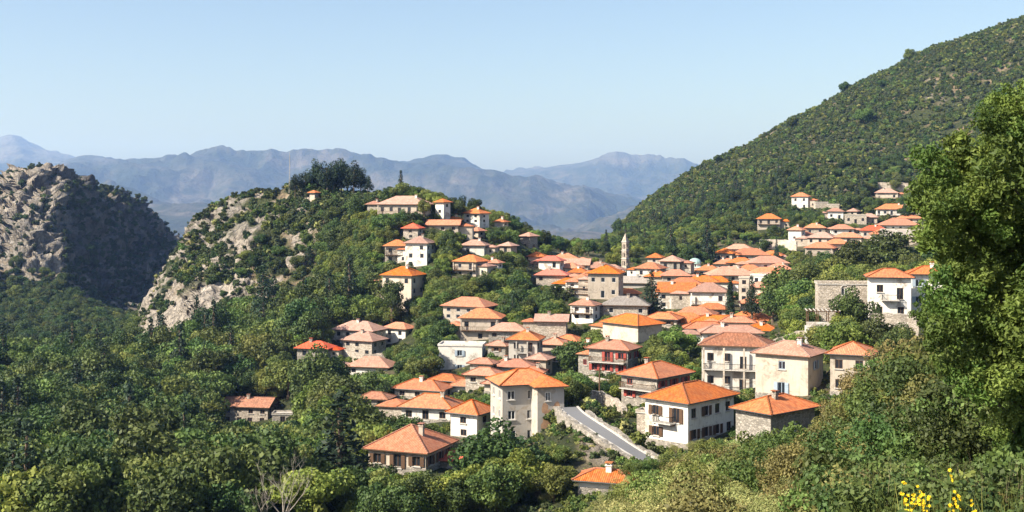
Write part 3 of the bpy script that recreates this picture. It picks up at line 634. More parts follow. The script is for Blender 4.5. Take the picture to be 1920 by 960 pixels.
col = np.stack([rock, soil, np.maximum(weath_shade, hillm*sstep(.5,.62,nz)*.3*(1-cliff)), np.clip(cliff+hillm*.75*(1-sstep(560,700,GPC))+leftm*(1-sstep(90,150,GPC))*.45,0,1)], -1).reshape(-1,4).astype(np.float32)  # alpha also pales the crag's left end, sunlight put into the rock colour
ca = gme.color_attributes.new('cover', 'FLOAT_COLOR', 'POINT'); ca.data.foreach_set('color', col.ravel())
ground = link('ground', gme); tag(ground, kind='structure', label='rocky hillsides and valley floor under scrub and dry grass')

# visibility horizon of the bare ground, to leave out what nothing shows of
def seen(px, Y, top_row):
    i = np.clip(np.round((np.asarray(px)-pxs[0])/(pxs[1]-pxs[0])).astype(int), 0, NC-1)
    j = np.clip(np.searchsorted(fineY, np.asarray(Y)*0.985), 1, len(fineY)-1)
    return np.asarray(top_row) < RUNMIN[i, j-1] + 6
RUNMIN = np.minimum.accumulate(np.where(YY > 3, ROW, 2000), axis=1)

# ------------------------------------------------------------------ far mountains
FC = []
for p in (-400,0,400,800,1200,1600,2200): FC += [(p,1800,600),(p,2500,560),(p,3500,500),(p,4800,455)]
for p, r in ((-400,405),(0,395),(200,385),(320,398),(450,388),(600,384),(760,390),(900,398),(1040,424),(1150,428),(1400,420),(2200,420)): FC += [(p,6500,r),(p,7600,r+22)]
for p, r in ((-400,322),(0,326),(100,318),(150,305),(250,304),(350,303),(385,297),(420,290),(450,298),(520,299),(600,299),(640,298),(700,309),(780,306),(820,302),(860,311),(930,322),(1000,338),(1100,362),(1200,384),(1400,400),(2200,400)):
    FC += [(p,10000,r),(p,8600,0.5*r+0.5*378 if r<370 else r+6),(p,11400,r+24)]
for p, r in ((-400,290),(-100,272),(0,257),(25,254),(50,266),(70,279),(90,283),(130,292),(180,312),(300,330),(600,330),(850,335),(920,328),(960,323),(1010,316),(1050,309),(1100,302),(1140,296),(1170,297),(1220,306),(1260,315),(1310,319),(1360,330),(1500,350),(2200,360)):
    FC += [(p,14500,r),(p,13000,r*0.6+0.4*352),(p,16500,r+30),(p,18500,r+45)]
FA = np.array(FC, float)
def _fuv(px, Y): return np.stack([np.asarray(px)/110.0, np.log(Y)*5], -1)
P2 = _fuv(FA[:,0], FA[:,1]); m_ = len(P2)
A2 = np.zeros((m_+1, m_+1)); A2[:m_,:m_] = np.sqrt(((P2[:,None]-P2[None])**2).sum(-1)+0.002); A2[:m_,m_] = 1; A2[m_,:m_] = 1
w2 = np.linalg.solve(A2, np.append(FA[:,2], 0))
fpx = np.linspace(-420, 2340, 860); fY = np.exp(np.linspace(math.log(1750), math.log(18500), 400))
FX, FY = np.meshgrid(fpx, fY, indexing='ij')
q = _fuv(FX, FY).reshape(-1, 2); r = np.zeros(len(q))
for i in range(m_): r += w2[i]*np.sqrt((q[:,0]-P2[i,0])**2+(q[:,1]-P2[i,1])**2+0.002)
FR = (r+w2[m_]).reshape(FX.shape)
xf = wx(FX, FY); zf = wz(FR, FY)
rn = fbm(xf/1400, FY/1400, oct=6, s=5, ridged=True)-0.62
rn2 = fbm(xf/420, FY/420, oct=4, s=9, ridged=True)-0.6
crest = 1 - np.exp(-((np.minimum(abs(np.log(FY/10000)), abs(np.log(FY/14500))))/0.035)**2)*0.88
ampf = sstep(4200, 7000, FY)
zf = zf + ampf*(rn*400*crest + rn2*90*(0.12+0.88*crest)) + (1-ampf)*rn*50 + ampf*(fbm(xf/150, FY/150, oct=3, s=19, ridged=True)-.6)*34*(.35+.65*crest)
fi = np.arange(FX.size).reshape(FX.shape)
ff = np.stack([fi[:-1,:-1], fi[1:,:-1], fi[1:,1:], fi[:-1,1:]], -1).reshape(-1,4)
far = link('mountain_range', np_mesh('mountain_range', np.stack([xf,FY,zf],-1).reshape(-1,3), ff, [M['far']], smooth=True))
tag(far, 'hazy blue mountain ranges and the plain beyond the gorge', kind='structure')
# flat land that carries on below and beyond everything
zl = float(min(V3[...,2].min(), zf.min())) - 6
mb = MB(); mb.quad([(-13900,-2900,zl),(13900,-2900,zl),(13900,19000,zl),(-13900,19000,zl)])
pl = mb.build('plain', [M['far']]); tag(pl, 'flat plain below the mountains', kind='structure')

# ------------------------------------------------------------------ haze
def build_haze():
    zt = float(max(V3[...,2].max(), zf.max())) + 60
    mb = MB(); mb.box(-14000, 14000, -3000, 19200, zl-2, zt)
    t = NT('haze'); pv = t.n('ShaderNodeVolumePrincipled')
    pv.inputs['Color'].default_value = (0.30,0.50,1.0,1); pv.inputs['Absorption Color'].default_value = (0.6,0.7,0.9,1); pv.inputs['Density'].default_value = 0.00007
    pv.inputs['Anisotropy'].default_value = 0.2
    t.l(pv.outputs[0], t.out.inputs['Volume'])
    o = mb.build('haze', [t.mat]); tag(o, 'thin blue haze over the valley', kind='stuff')
build_haze()
M['patch'] = m_plain('bare_clay_patch', (0.42,0.25,0.15), 0.95, 0.3, 2)
# ------------------------------------------------------------------ houses
def face_quads(mb, L, z0, z1, holes, origin, ux, nrm, m=0, depth=0.22):
    """a wall face in the plane origin + u*ux + z*Z with openings recessed inwards"""
    us = sorted({0.0, L} | {v for h in holes for v in (h[0], h[1])}); zs = sorted({z0, z1} | {v for h in holes for v in (h[2], h[3])})
    ox, oy = origin
    def P(u, z, d=0): return (ox+ux[0]*u-nrm[0]*d, oy+ux[1]*u-nrm[1]*d, z)
    for i in range(len(us)-1):
        for j in range(len(zs)-1):
            uc, zc = (us[i]+us[i+1])/2, (zs[j]+zs[j+1])/2
            if any(h[0] < uc < h[1] and h[2] < zc < h[3] for h in holes): continue
            mb.quad([P(us[i],zs[j]), P(us[i+1],zs[j]), P(us[i+1],zs[j+1]), P(us[i],zs[j+1])], m)
    for (a, b, c, d) in holes:
        D = depth
        mb.quad([P(a,c),P(b,c),P(b,c,D),P(a,c,D)], m); mb.quad([P(a,d,D),P(b,d,D),P(b,d),P(a,d)], m)
        mb.quad([P(a,c,D),P(a,d,D),P(a,d),P(a,c)], m); mb.quad([P(b,c),P(b,d),P(b,d,D),P(b,c,D)], m)
        mb.quad([P(a,c,D),P(b,c,D),P(b,d,D),P(a,d,D)], m)
_wc = {}
def win_mesh(w, h, key):
    k = (round(w,1), round(h,1), key)
    if k in _wc: return _wc[k]
    fm = {'plain': M['wood'], 'brown': M['wood'], 'red': M['redwood'], 'white': M['wwood'], 'arch': M['wwood'], 'blue': M['bluewood']}[key]
    mb = MB(); t = 0.09
    for x0, x1, z0, z1 in ((-w/2,w/2,-h/2,-h/2+t),(-w/2,w/2,h/2-t,h/2),(-w/2,-w/2+t,-h/2+t,h/2-t),(w/2-t,w/2,-h/2+t,h/2-t),(-t/2,t/2,-h/2+t,h/2-t)):
        mb.box(x0,x1,-0.06,0.06,z0,z1,0)
    mb.box(-w/2-0.12, w/2+0.12, -0.3, -0.05, -h/2-0.14, -h/2-0.02, 1)
    if key == 'arch':
        pts = [(math.cos(a)*(w/2+.12), -0.25, h/2+math.sin(a)*w*0.5) for a in [math.pi*i/6 for i in range(7)]]
        mb.tube(pts, 0.1, 4, 1)
    fr = mb.mesh('window', [fm, M['concrete']])
    mb = MB(); mb.box(-w/2+t, w/2-t, -0.01, 0.02, -h/2+t, h/2-t, 0); pn = mb.mesh('pane', [M['glass']])
    mb = MB(); sw = w/2+0.02
    mb.box(0, sw, -0.03, 0.03, -h/2, h/2, 0)
    for i in range(6):
        zz = -h/2+0.12+(h-0.24)*i/6; mb.box(0.06, sw-0.06, -0.055, -0.03, zz, zz+(h-0.24)/9, 0)
    sh = mb.mesh('shutter', [fm])
    mb = MB(); mb.box(-w/2, w/2, -0.06, 0.0, -h/2, h/2, 0); mb.box(-w/2+t, w/2-t, -0.09, -0.06, -h/2+t, h/2-t, 1); far_ = mb.mesh('window', [fm, M['glass']])
    _wc[k] = (fr, pn, sh, far_); return _wc[k]
_wl = {}
def add_window(root, x, y, z, rot, w, h, key, near, shut):
    fr, pn, sh, fa = win_mesh(w, h, key)
    o = link('window', fr if near else fa, root, (x,y,z), rot)
    if near:
        link('pane', pn, o)
        if shut:
            for s in (-1, 1):
                link('shutter', sh, o, (s*(w/2+0.02), -0.27, 0), 0 if s > 0 else math.pi)
    return o

def roof_mesh(w, d, ov, pitch, kind, key):
    """top slopes with UV in metres, thick edge and soffit; local origin at eave level"""
    mb = MB(); W, D = w/2+ov, d/2+ov; tp = math.tan(R(pitch)); th = 0.16
    def top(pts, along):
        a = Vector(pts[0]); e = Vector(along).normalized()
        n = (Vector(pts[1])-a).cross(Vector(pts[2])-a).normalized(); up = n.cross(e)
        mb.quad(pts, 0, [((Vector(p)-a).dot(e), (Vector(p)-a).dot(up)) for p in pts])
    E = [(-W,-D,0),(W,-D,0),(W,D,0),(-W,D,0)]
    z0 = -ov*tp*0
    if kind == 'pyr' or (kind == 'hip' and abs(W-D) < 0.4):
        r = min(W, D); ap = (0,0,r*tp)
        for i in range(4): top([E[i], E[(i+1)%4], ap], Vector(E[(i+1)%4])-Vector(E[i]))
        ridges = [(E[i], ap) for i in range(4)]
    elif kind == 'hip':
        if W > D:
            h = D*tp; A, B = (-(W-D),0,h), (W-D,0,h)
            top([E[0],E[1],B,A],(1,0,0)); top([E[1],E[2],B],(0,1,0)); top([E[2],E[3],A,B],(-1,0,0)); top([E[3],E[0],A],(0,-1,0))
            ridges = [(A,B),(E[0],A),(E[3],A),(E[1],B),(E[2],B)]
        else:
            h = W*tp; A, B = (0,-(D-W),h), (0,D-W,h)
            top([E[0],E[1],A],(1,0,0)); top([E[1],E[2],B,A],(0,1,0)); top([E[2],E[3],B],(-1,0,0)); top([E[3],E[0],A,B],(0,-1,0))
            ridges = [(A,B),(E[0],A),(E[1],A),(E[2],B),(E[3],B)]
    elif kind == 'gable':
        h = D*tp; A, B = (-W,0,h), (W,0,h)
        top([E[0],E[1],B,A],(1,0,0)); top([E[2],E[3],A,B],(-1,0,0)); ridges = [(A,B)]
        mb.quad([(-W+ov,-d/2,-0.02+ov*tp),(-W+ov,d/2,-0.02+ov*tp),(-W+ov,0,h-.05)], 2); mb.quad([(W-ov,d/2,-0.02+ov*tp),(W-ov,-d/2,-0.02+ov*tp),(W-ov,0,h-.05)], 2)
        mb.box(-W+ov+0.01,W-ov-0.01,-d/2,d/2,-0.1,ov*tp-0.02,2)
    elif kind == 'shed':
        h = 2*D*tp*0.6
        A, B = (-W,D,h), (W,D,h); top([E[0],E[1],B,A],(1,0,0)); ridges = []
        mb.quad([(-w/2,d/2,0),(-w/2,-d/2,0),(-w/2,d/2,h-.1)], 2); mb.quad([(w/2,-d/2,0),(w/2,d/2,0),(w/2,d/2,h-.1)], 2); mb.quad([(w/2,d/2,0),(-w/2,d/2,0),(-w/2,d/2,h-.1),(w/2,d/2,h-.1)], 2)
    for i in range(4):   # fascia and soffit
        a, b = E[i], E[(i+1)%4]
        mb.quad([(a[0],a[1],-th),(b[0],b[1],-th),b,a], 1)
    mb.quad([(p[0],p[1],-th) for p in reversed(E)], 1)
    return mb, ridges

ROOFS = []   # footprints, for keeping trees out
def house(i, px, eave, base, wpx, Y, yaw, ratio, st, rt, rk, wk, label, op):
    near = Y < 300
    a = abs(R(yaw)); ws = wpx/F*Y
    w = ws/(math.cos(a)+math.sin(a)/ratio); d = w/ratio
    w = max(w, 2.2); d = max(d, 2.2)
    if rt == 'hip' and not near: d = min(max(d, 0.6*w), w*1.2); 
    x = wx(px, Y); zb = wz(base, Y); ze = wz(eave, Y)
    ny = Y + (w*math.sin(a)+d*math.cos(a))/2        # Y is the distance of the near corner
    x = wx(px, Y)*(1+0.5*(ny-Y)/Y) if True else x
    name = 'stone_hut' if w < 4 else 'house'
    root = empty(name, (x, ny, zb), R(yaw)); tag(root, label, 'house', 'houses of the hillside village')
    H_ = ze - zb; sh = H_/st; rnd = random.Random(i*13+5)
    found = -7.0 if near else -9.0
    nowin = op.get('nowin'); few = op.get('few'); key = op.get('win', rnd.choice(['plain','plain','brown','blue']))
    mb = MB(); wins = []
    faces_ = [(w, (-w/2,-d/2), (1,0), (0,-1), 0.0), (d, (w/2,-d/2), (0,1), (1,0), R(90)), (w, (w/2,d/2), (-1,0), (0,1), R(180)), (d, (-w/2,d/2), (0,-1), (-1,0), R(-90))]
    nb = op.get('balc', 0); bal_face = 0
    for fi, (L, org, ux, nr, rot) in enumerate(faces_):
        holes = []
        if not nowin and L > 2.4 and H_ > 1.4:
            n = max(1, int(L/(2.7 if near else 2.9))); 
            if few: n = max(1, n//2)
            ww = min(1.15, L/n*0.4); 
            for s in range(st):
                hh = min(1.35, sh*0.52); zc = s*sh + sh*0.52
                for k in range(n):
                    if rnd.random() < (0.12 if near else 0.2): continue
                    uc = L*(k+0.5)/n + rnd.uniform(-.15,.15)
                    h2 = hh
                    if fi == 0 and nb and s >= st-nb and k == n//2: h2 = min(2.1, sh*0.78)
                    if s == 0 and fi == 0 and k == n//2 and sh > 2 and not nb: h2 = min(2.1, sh*0.8)
                    z0_ = zc-hh/2 if h2 == hh else s*sh+0.12
                    holes.append((uc-ww/2, uc+ww/2, z0_, z0_+h2))
            if few == 1 and st == 1 and rnd.random() < .5: holes = holes[:1]
        face_quads(mb, L, found, H_, holes, org, ux, nr)
        for (a0, b0, c0, d0) in holes:
            uc, zc = (a0+b0)/2, (c0+d0)/2
            dep = 0.12
            wins.append((org[0]+ux[0]*uc-nr[0]*dep, org[1]+ux[1]*uc-nr[1]*dep, zc, rot, b0-a0, d0-c0, fi))
    mb.quad([(-w/2,-d/2,H_),(w/2,-d/2,H_),(w/2,d/2,H_),(-w/2,d/2,H_)], 0)
    if near and wk in ('pinkw','cream','grey','white'):   # plinth
        mb.box(-w/2-.05,w/2+.05,-d/2-.05,d/2+.05,found,0.35,1)
    wall = mb.build('wall', [M[wk], M['dstone']], root)
    for (wx_, wy_, wz_, rot, ww, hh, fi) in wins:
        door = hh > 1.7 and wz_-hh/2 < 0.3
        o = add_window(root, wx_, wy_, wz_, rot, ww, hh, key, near, (key in ('brown','red','blue')) and near and rnd.random() < .7)
        if door and near: o.name = 'door'
    # roof
    if rt == 'flat':
        mb = MB(); p = 0.0
        mb.box(-w/2-.15,w/2+.15,-d/2-.15,d/2+.15,H_+0.004,H_+0.16,0)
        for b in ((-w/2-.15,w/2+.15,-d/2-.15,-d/2+.1),(-w/2-.15,w/2+.15,d/2-.1,d/2+.15),(-w/2-.15,-w/2+.1,-d/2+.1,d/2-.1),(w/2-.1,w/2+.15,-d/2+.1,d/2-.1)):
            mb.box(*b, H_+0.16, H_+0.5, 1)
        rf = mb.build('roof', [M['concrete'], M[wk]], root)
    else:
        ov = 0.65 if near else 0.75; pitch = op.get('pitch', (24 if near else 27) if rt != 'pyr' else 28)
        rmb, ridges = roof_mesh(w, d, ov, pitch, rt, rk)
        rf = rmb.build('roof', [M[rk], M['wood'], M[wk]], root); rf.location = (0,0,H_+0.17)
        if near and ridges:
            mb = MB()
            for a_, b_ in ridges:
                A, B = Vector(a_), Vector(b_); n = max(2, int((B-A).length/0.5))
                for k in range(n):
                    p0 = A.lerp(B, k/n); p1 = A.lerp(B, (k+0.96)/n)
                    mb.tube([p0+Vector((0,0,.03)), p1+Vector((0,0,.01))], [0.14,0.11], 5, 0)
            rc = mb.build('ridge_tiles', [M[rk]], rf)
        if near and rk == 'orange' : 
            mb = MB(); W, D = w/2+ov, d/2+ov
            for q in (((-W,-D-.07),(W,-D-.07)),((W+.07,-D),(W+.07,D)),((-W-.07,-D),(-W-.07,D))): mb.tube([(q[0][0],q[0][1],-.08),(q[1][0],q[1][1],-.08)],0.06,5,0)
            mb.build('gutter', [M['metal']], rf)
        nch = op.get('chim', 1 if rnd.random() < 0.5 else 0) if op.get('chim') is None else op['chim']
        for c in range(nch):
            mb = MB(); mb.box(-.32,.32,-.28,.28,-1.6,0.9,0); mb.box(-.42,.42,-.38,.38,0.9,1.0,0)
            for s in (-1,1): mb.box(s*.25-.06,s*.25+.06,-.25,.25,1.0,1.25,0)
            mb.box(-.44,.44,-.4,.4,1.25,1.33,1)
            co = mb.build('chimney', [M['white'] if wk in ('white','cream') else M[wk], M[rk]], rf)
            co.location = ((-0.22+0.5*rnd.random())*w, -0.1*d, min(w,d)/2*math.tan(R(pitch))*0.8)
    # balconies
    if nb:
        nlev = nb if nb < 3 else min(nb, st)
        long_ = op['balc'] == 4
        for s in range(nlev):
            lev = op.get('blev', st-1-s if st > 1 else 0)
            if lev < 0: break
            z = lev*sh + 0.02
            bw = w*0.94 if long_ or not near else min(w*0.42, 4.2)
            if op.get('win') == 'red': bw = w*0.9
            bd = 1.2
            mb = MB(); mb.box(-bw/2,bw/2,-d/2-bd,-d/2,z-0.14,z,0)
            for kx in range(max(2,int(bw/1.6))+1):
                xx = -bw/2+.1+(bw-.2)*kx/max(2,int(bw/1.6)); mb.box(xx-.06,xx+.06,-d/2-bd*.8,-d/2,z-.34,z-.14,1)
            bo = mb.build('balcony', [M['concrete'] if near else M['wood'], M['wood']], root)
            mb = MB(); mt = M['metal'] if near and key != 'red' else M['wood']
            yb = -d/2-bd+.05
            mb.box(-bw/2,bw/2,yb-.03,yb+.03,z+.92,z+1.0,0)
            for sx in (-1,1): mb.box(sx*(bw/2-.03)-.03,sx*(bw/2-.03)+.03,yb+.03,-d/2,z+.92,z+1.0,0)
            n = int(bw/(0.22 if near else .5))
            for k in range(n+1):
                xx = -bw/2+.03+(bw-.06)*k/n; mb.box(xx-.02,xx+.02,yb-.02,yb+.02,z,z+.92,0)
            for sx in (-1,1):
                for k in range(5): yy = yb+bd*(k+1)/6; mb.box(sx*(bw/2-.03)-.02,sx*(bw/2-.03)+.02,yy-.02,yy+.02,z,z+.92,0)
            mb.build('railing', [mt], bo)
            if long_ or (not near) or nb == 3:
                for sx in ((-1,-.33,.33,1) if long_ else (-1,1)):
                    mb = MB(); mb.box(sx*(bw/2-.12)-.14,sx*(bw/2-.12)+.14,yb-.02,yb+.26,z-.14 if lev else 0,z+sh-.2,0)
                    mb.build('pillar', [M['cream' if long_ else wk]], bo)
    if not op.get('wing') and rt in ('hip','gable') and w > 6.5 and Y > 190 and rnd.random() < (.97 if px > 1000 else .75) and not op.get('noext'):
        # a lower extension under its own roof
        sg = rnd.choice((-1,1)); ew = w*rnd.uniform(.3,.58); ed = d*rnd.uniform(.55,.8); eh = H_*rnd.uniform(.62,.82) if st > 1 else H_*.8
        cx = sg*(w/2+ew/2-.02); cy = rnd.uniform(-.1,.25)*d; wk2 = rnd.choice([wk,'stone','cream'])
        mb = MB(); hs_ = [(ew*.5-.4,ew*.5+.4,eh*.4,eh*.4+min(1.1,eh*.4))] if ew > 1.8 and eh > 1.8 else []
        face_quads(mb, ew, found, eh, hs_, (cx-ew/2,cy-ed/2), (1,0), (0,-1)); face_quads(mb, ed, found, eh, [], (cx+ew/2,cy-ed/2), (0,1), (1,0))
        face_quads(mb, ew, found, eh, [], (cx+ew/2,cy+ed/2), (-1,0), (0,1)); face_quads(mb, ed, found, eh, [], (cx-ew/2,cy+ed/2), (0,-1), (-1,0))
        mb.build('extension_wall', [M[wk2]], root)
        for q in hs_: add_window(root, cx-ew/2+(q[0]+q[1])/2, cy-ed/2+.12, (q[2]+q[3])/2, 0, .8, q[3]-q[2], key, near, False)
        rmb, _r = roof_mesh(ew, ed, .4, 20, 'hip', rk); er = rmb.build('extension_roof', [M[rnd.choice([rk,rk,'salmon','pink'])], M['wood'], M[wk2]], root); er.location = (cx+sg*.06,cy,eh+.17)
    if op.get('wing'):      # projecting right wing with its own hip
        ww, wd = w*0.48, 3.2
        mb = MB(); cx = w/2-ww/2; y0 = -d/2-wd
        wh = [(ww*.3,ww*.3+.8,2*sh+1,2*sh+2.3)]
        face_quads(mb, ww, found, H_, wh, (cx-ww/2,y0), (1,0), (0,-1))
        face_quads(mb, wd, found, H_, [], (w/2,y0), (0,1), (1,0)); face_quads(mb, wd, found, H_, [], (cx-ww/2,-d/2), (0,-1), (-1,0))
        mb.quad([(cx-ww/2,y0,H_),(w/2,y0,H_),(w/2,-d/2,H_),(cx-ww/2,-d/2,H_)], 0)
        mb.build('wing_wall', [M[wk]], root)
        add_window(root, cx-ww/2+ww*.3+.4, y0+.12, 2*sh+1.65, 0, .8, 1.3, key, True, False)
        rmb, ridges = roof_mesh(ww, wd*2.6, 0.65, 20, 'hip', rk)
        wr = rmb.build('wing_roof', [M[rk], M['wood'], M[wk]], root); wr.location = (cx+.02, y0+wd*1.3, H_+0.185)
        mb = MB(); rr = random.Random(3)       # bare patch where the plaster fell
        for q in range(14):
            a0 = cx-ww*.25+rr.random()*ww*.5; c0 = 3.0+rr.random()*3.6; n = 9; rad = .35+.5*rr.random()
            mb.quad([(a0+math.cos(t)*rad*rr.uniform(.6,1.1), y0-.006-.001*q, c0+math.sin(t)*rad*1.5*rr.uniform(.6,1.1)) for t in [6.283*k/n for k in range(n)]], 0)
        mb.build('bare_plaster_patch', [M['patch']], root)
    ROOFS.append((x, ny, max(w,d)/2+0.8))
    return root, w, d, H_
for i, h in enumerate(H):
    house(i, *h)
# ------------------------------------------------------------------ foliage meshes
def leaf_cloud(centers, normals, size, seed, aspect=0.7, tilt=0.7, tint=None, fold=False):
    r = np.random.default_rng(seed); n = len(centers)
    nr = normals + r.normal(0, tilt, (n,3)); nr /= np.linalg.norm(nr, axis=1, keepdims=True)
    a = np.cross(nr, r.normal(0,1,(n,3))); a /= np.linalg.norm(a, axis=1, keepdims=True)
    b = np.cross(nr, a); s = size*r.uniform(0.6,1.35,(n,1))
    p0 = centers - a*s; p1 = centers + b*s*aspect; p2 = centers + a*s; p3 = centers - b*s*aspect
    if fold: p0 = p0 - nr*s*0.25; p2 = p2 - nr*s*0.25
    v = np.stack([p0,p1,p2,p3],1).reshape(-1,3)
    f = np.arange(4*n).reshape(-1,4)
    t = r.uniform(0,1,n) if tint is None else tint
    return v, f, np.repeat(t,4)
def crown_points(seed, n, lobes, rx, rz, z0, shape='round', shell=0.55, ls=(0.24,0.46)):
    """points on the skins of many lobes that make up a crown; returns points, outward normals, tint"""
    r = np.random.default_rng(seed); L = []
    for k in range(lobes):
        if shape == 'cone':
            h = (k+0.5)/lobes; rad = rx*(1-h)**0.85; ang = k*2.4+r.uniform(-.4,.4)
            L.append((math.cos(ang)*rad*0.62, math.sin(ang)*rad*0.62, z0+h*rz*2, max(0.16*rx,rad*0.52), 0.30*rx*(1-h*.5)+.1))
        elif shape == 'column':
            h = (k+0.5)/lobes; rad = rx*(math.sin(min(1,h*1.15+.12)*math.pi)**0.5)*0.5; ang = k*2.4
            L.append((math.cos(ang)*rad*.5, math.sin(ang)*rad*.5, z0+h*rz*2, rx*0.62*(1-h*.45), rz*0.26))
        else:
            d = r.normal(0,1,3); d /= np.linalg.norm(d); d[2] = d[2]*0.9+0.12
            q = r.uniform(0.5,0.95)
            if shape == 'umbrella': d[2] = abs(d[2])*0.5
            s = r.uniform(*ls)
            L.append((d[0]*rx*q, d[1]*rx*q, z0+rz+d[2]*rz*q, rx*s, rz*s*r.uniform(.8,1.1)))
    if shape == 'round': L.append((0,0,z0+rz,rx*.62,rz*.62))
    L = np.array(L); area = L[:,3]**2; k = r.choice(len(L), n, p=area/area.sum())
    d = r.normal(0,1,(n,3)); d /= np.linalg.norm(d,axis=1,keepdims=True)
    q = 1-shell*r.uniform(0,1,(n,1))**2.2*0.75
    sc_ = np.stack([L[k,3],L[k,3],L[k,4]],1)
    bump = 1+0.22*(fbm(d[:,0]*2.2+k*3.1, d[:,1]*2.2, d[:,2]*2.2, 2, seed)-.5)[:,None]
    p = L[k,:3] + d*sc_*q*bump
    tint = np.clip(r.uniform(0,1,len(L))[k]*0.55 + r.uniform(0,1,n)*0.55 - 0.05, 0, 1)
    return p, d, tint, L
def plant_mesh(name, seed, n, leaf, lobes, rx, rz, z0, mat, shape='round', trunk=None, aspect=.7, core=True, fold=False, ls=(.24,.46)):
    p, d, tint, L = crown_points(seed, n, lobes, rx, rz, z0, shape, ls=ls)
    v, f, t = leaf_cloud(p, d*1.0, leaf, seed+1, aspect, 0.75, tint, fold)
    mi = np.zeros(len(f), int); vs = [v]; fs = [f]; ts = [t]; ms = [mi]
    if trunk:
        mb = MB(); r = random.Random(seed)
        tr, ht = trunk
        mb.tube([(0,0,-1.5),(0.05*rx,0,ht*.5),(0,0.05*rx,ht)], [tr*1.3,tr,tr*.6], 6, 0)
        for k in range(min(6, len(L))):
            q = L[k*max(1,len(L)//6)]
            mb.tube([(0,0,ht*.6),(q[0]*.5,q[1]*.5,ht*.6+(q[2]-ht*.6)*.6),(q[0],q[1],q[2])], [tr*.6,tr*.35,tr*.12], 4, 0)
        tv = np.array(mb.v); tf = np.array([g for g in mb.f if len(g)==4])
        off = sum(len(a) for a in vs)
        vs.append(tv); fs.append(tf+off); ts.append(np.full(len(tv),.5)); ms.append(np.ones(len(tf),int))
    v = np.concatenate(vs); f = np.concatenate(fs); t = np.concatenate(ts).astype(np.float32)
    me = np_mesh(name, v, f, [mat, M['bark']], np.concatenate(ms))
    at = me.attributes.new('tint','FLOAT','POINT'); at.data.foreach_set('value', t)
    return me
M['leaf_dark'] = m_leaf('dark_broadleaf', (0.02,0.04,0.011), (0.10,0.14,0.035), .2, .07)
M['leaf_mid'] = m_leaf('green_broadleaf', (0.04,0.07,0.016), (0.19,0.23,0.055), .25, .08)
M['leaf_bright'] = m_leaf('fresh_broadleaf', (0.07,0.115,0.02), (0.25,0.30,0.06), .3, .06)
M['leaf_maquis'] = m_leaf('grey_green_scrub', (0.038,0.055,0.022), (0.10,0.12,0.048), .15, .05)
M['leaf_olive'] = m_leaf('pale_olive_scrub', (0.19,0.195,0.06), (0.42,0.41,0.15), .2, .05)
M['leaf_conifer'] = m_leaf('dark_conifer', (0.012,0.028,0.014), (0.034,0.058,0.027), .1, .03)
M['leaf_brown'] = m_leaf('brownish_shrub', (0.085,0.078,0.026), (0.21,0.185,0.06), .2, .05)
M['leaf_tree'] = m_leaf('glossy_tree_leaves', (0.04,0.08,0.014), (0.15,0.205,0.04), .25, .03)
M['leaf_straw'] = m_leaf('straw_grass', (0.26,0.23,0.12), (0.42,0.38,0.20), .25, .03)
def sp(n, f): return [f(k) for k in range(n)]
SP = {
 'broad': sp(4, lambda k: plant_mesh('broadleaf_tree', 100+k, 5460, .19, 23, 3.1+.2*k, 2.6, 1.2, M['leaf_mid'], trunk=(.22,3.4))),
 'dark':  sp(4, lambda k: plant_mesh('dark_broadleaf_tree', 120+k, 5880, .19, 24, 3.2, 2.7+.2*k, 1.0, M['leaf_dark'], trunk=(.24,3.4))),
 'bright':sp(3, lambda k: plant_mesh('bright_broadleaf_tree', 140+k, 5040, .19, 21, 2.9, 2.5, 1.2, M['leaf_bright'], trunk=(.18,3.0))),
 'fir':   sp(3, lambda k: plant_mesh('fir_tree', 160+k, 2600, .26, 46, 2.6, 5.6, .6, M['leaf_conifer'], 'cone', trunk=(.22,10.5), aspect=.45)),
 'cypress':sp(2, lambda k: plant_mesh('cypress_tree', 180+k, 1800, .2, 26, 1.2, 4.2, .4, M['leaf_conifer'], 'column', trunk=(.14,6), aspect=.5)),
 'pine':  sp(3, lambda k: plant_mesh('pine_tree', 190+k, 2200, .28, 20, 3.0, 3.9, 1.5, M['leaf_conifer'], 'round', trunk=(.2,7.5), aspect=.4)),
 'shrub': sp(4, lambda k: plant_mesh('shrub', 200+k, 420, .26, 7, 1.25, 1.0, -.3, M['leaf_maquis'])),
 'shrubg':sp(3, lambda k: plant_mesh('shrub', 220+k, 520, .26, 8, 1.5, 1.25, -.3, M['leaf_mid'])),
 'shrubd':sp(3, lambda k: plant_mesh('shrub', 230+k, 520, .24, 8, 1.4, 1.1, -.3, M['leaf_dark'])),
 'shrubo':sp(2, lambda k: plant_mesh('shrub', 240+k, 420, .22, 7, 1.1, .9, -.3, M['leaf_olive'])),
}
# near bushes: finer leaves
NB = {
 'olive': sp(3, lambda k: plant_mesh('bush', 300+k, 12000, .036, 40, 1.7, 1.3, -.3, M['leaf_olive'], aspect=.35, ls=(.14,.32))),
 'brown': sp(3, lambda k: plant_mesh('bush', 310+k, 11000, .05, 34, 1.8, 1.5, -.3, M['leaf_brown'], aspect=.6, ls=(.14,.32))),
 'green': sp(3, lambda k: plant_mesh('bush', 320+k, 10000, .058, 30, 1.9, 1.6, -.3, M['leaf_mid'], aspect=.6, ls=(.14,.34))),
 'dark':  sp(2, lambda k: plant_mesh('bush', 330+k, 10000, .058, 30, 1.9, 1.6, -.3, M['leaf_dark'], aspect=.6, ls=(.14,.34))),
}
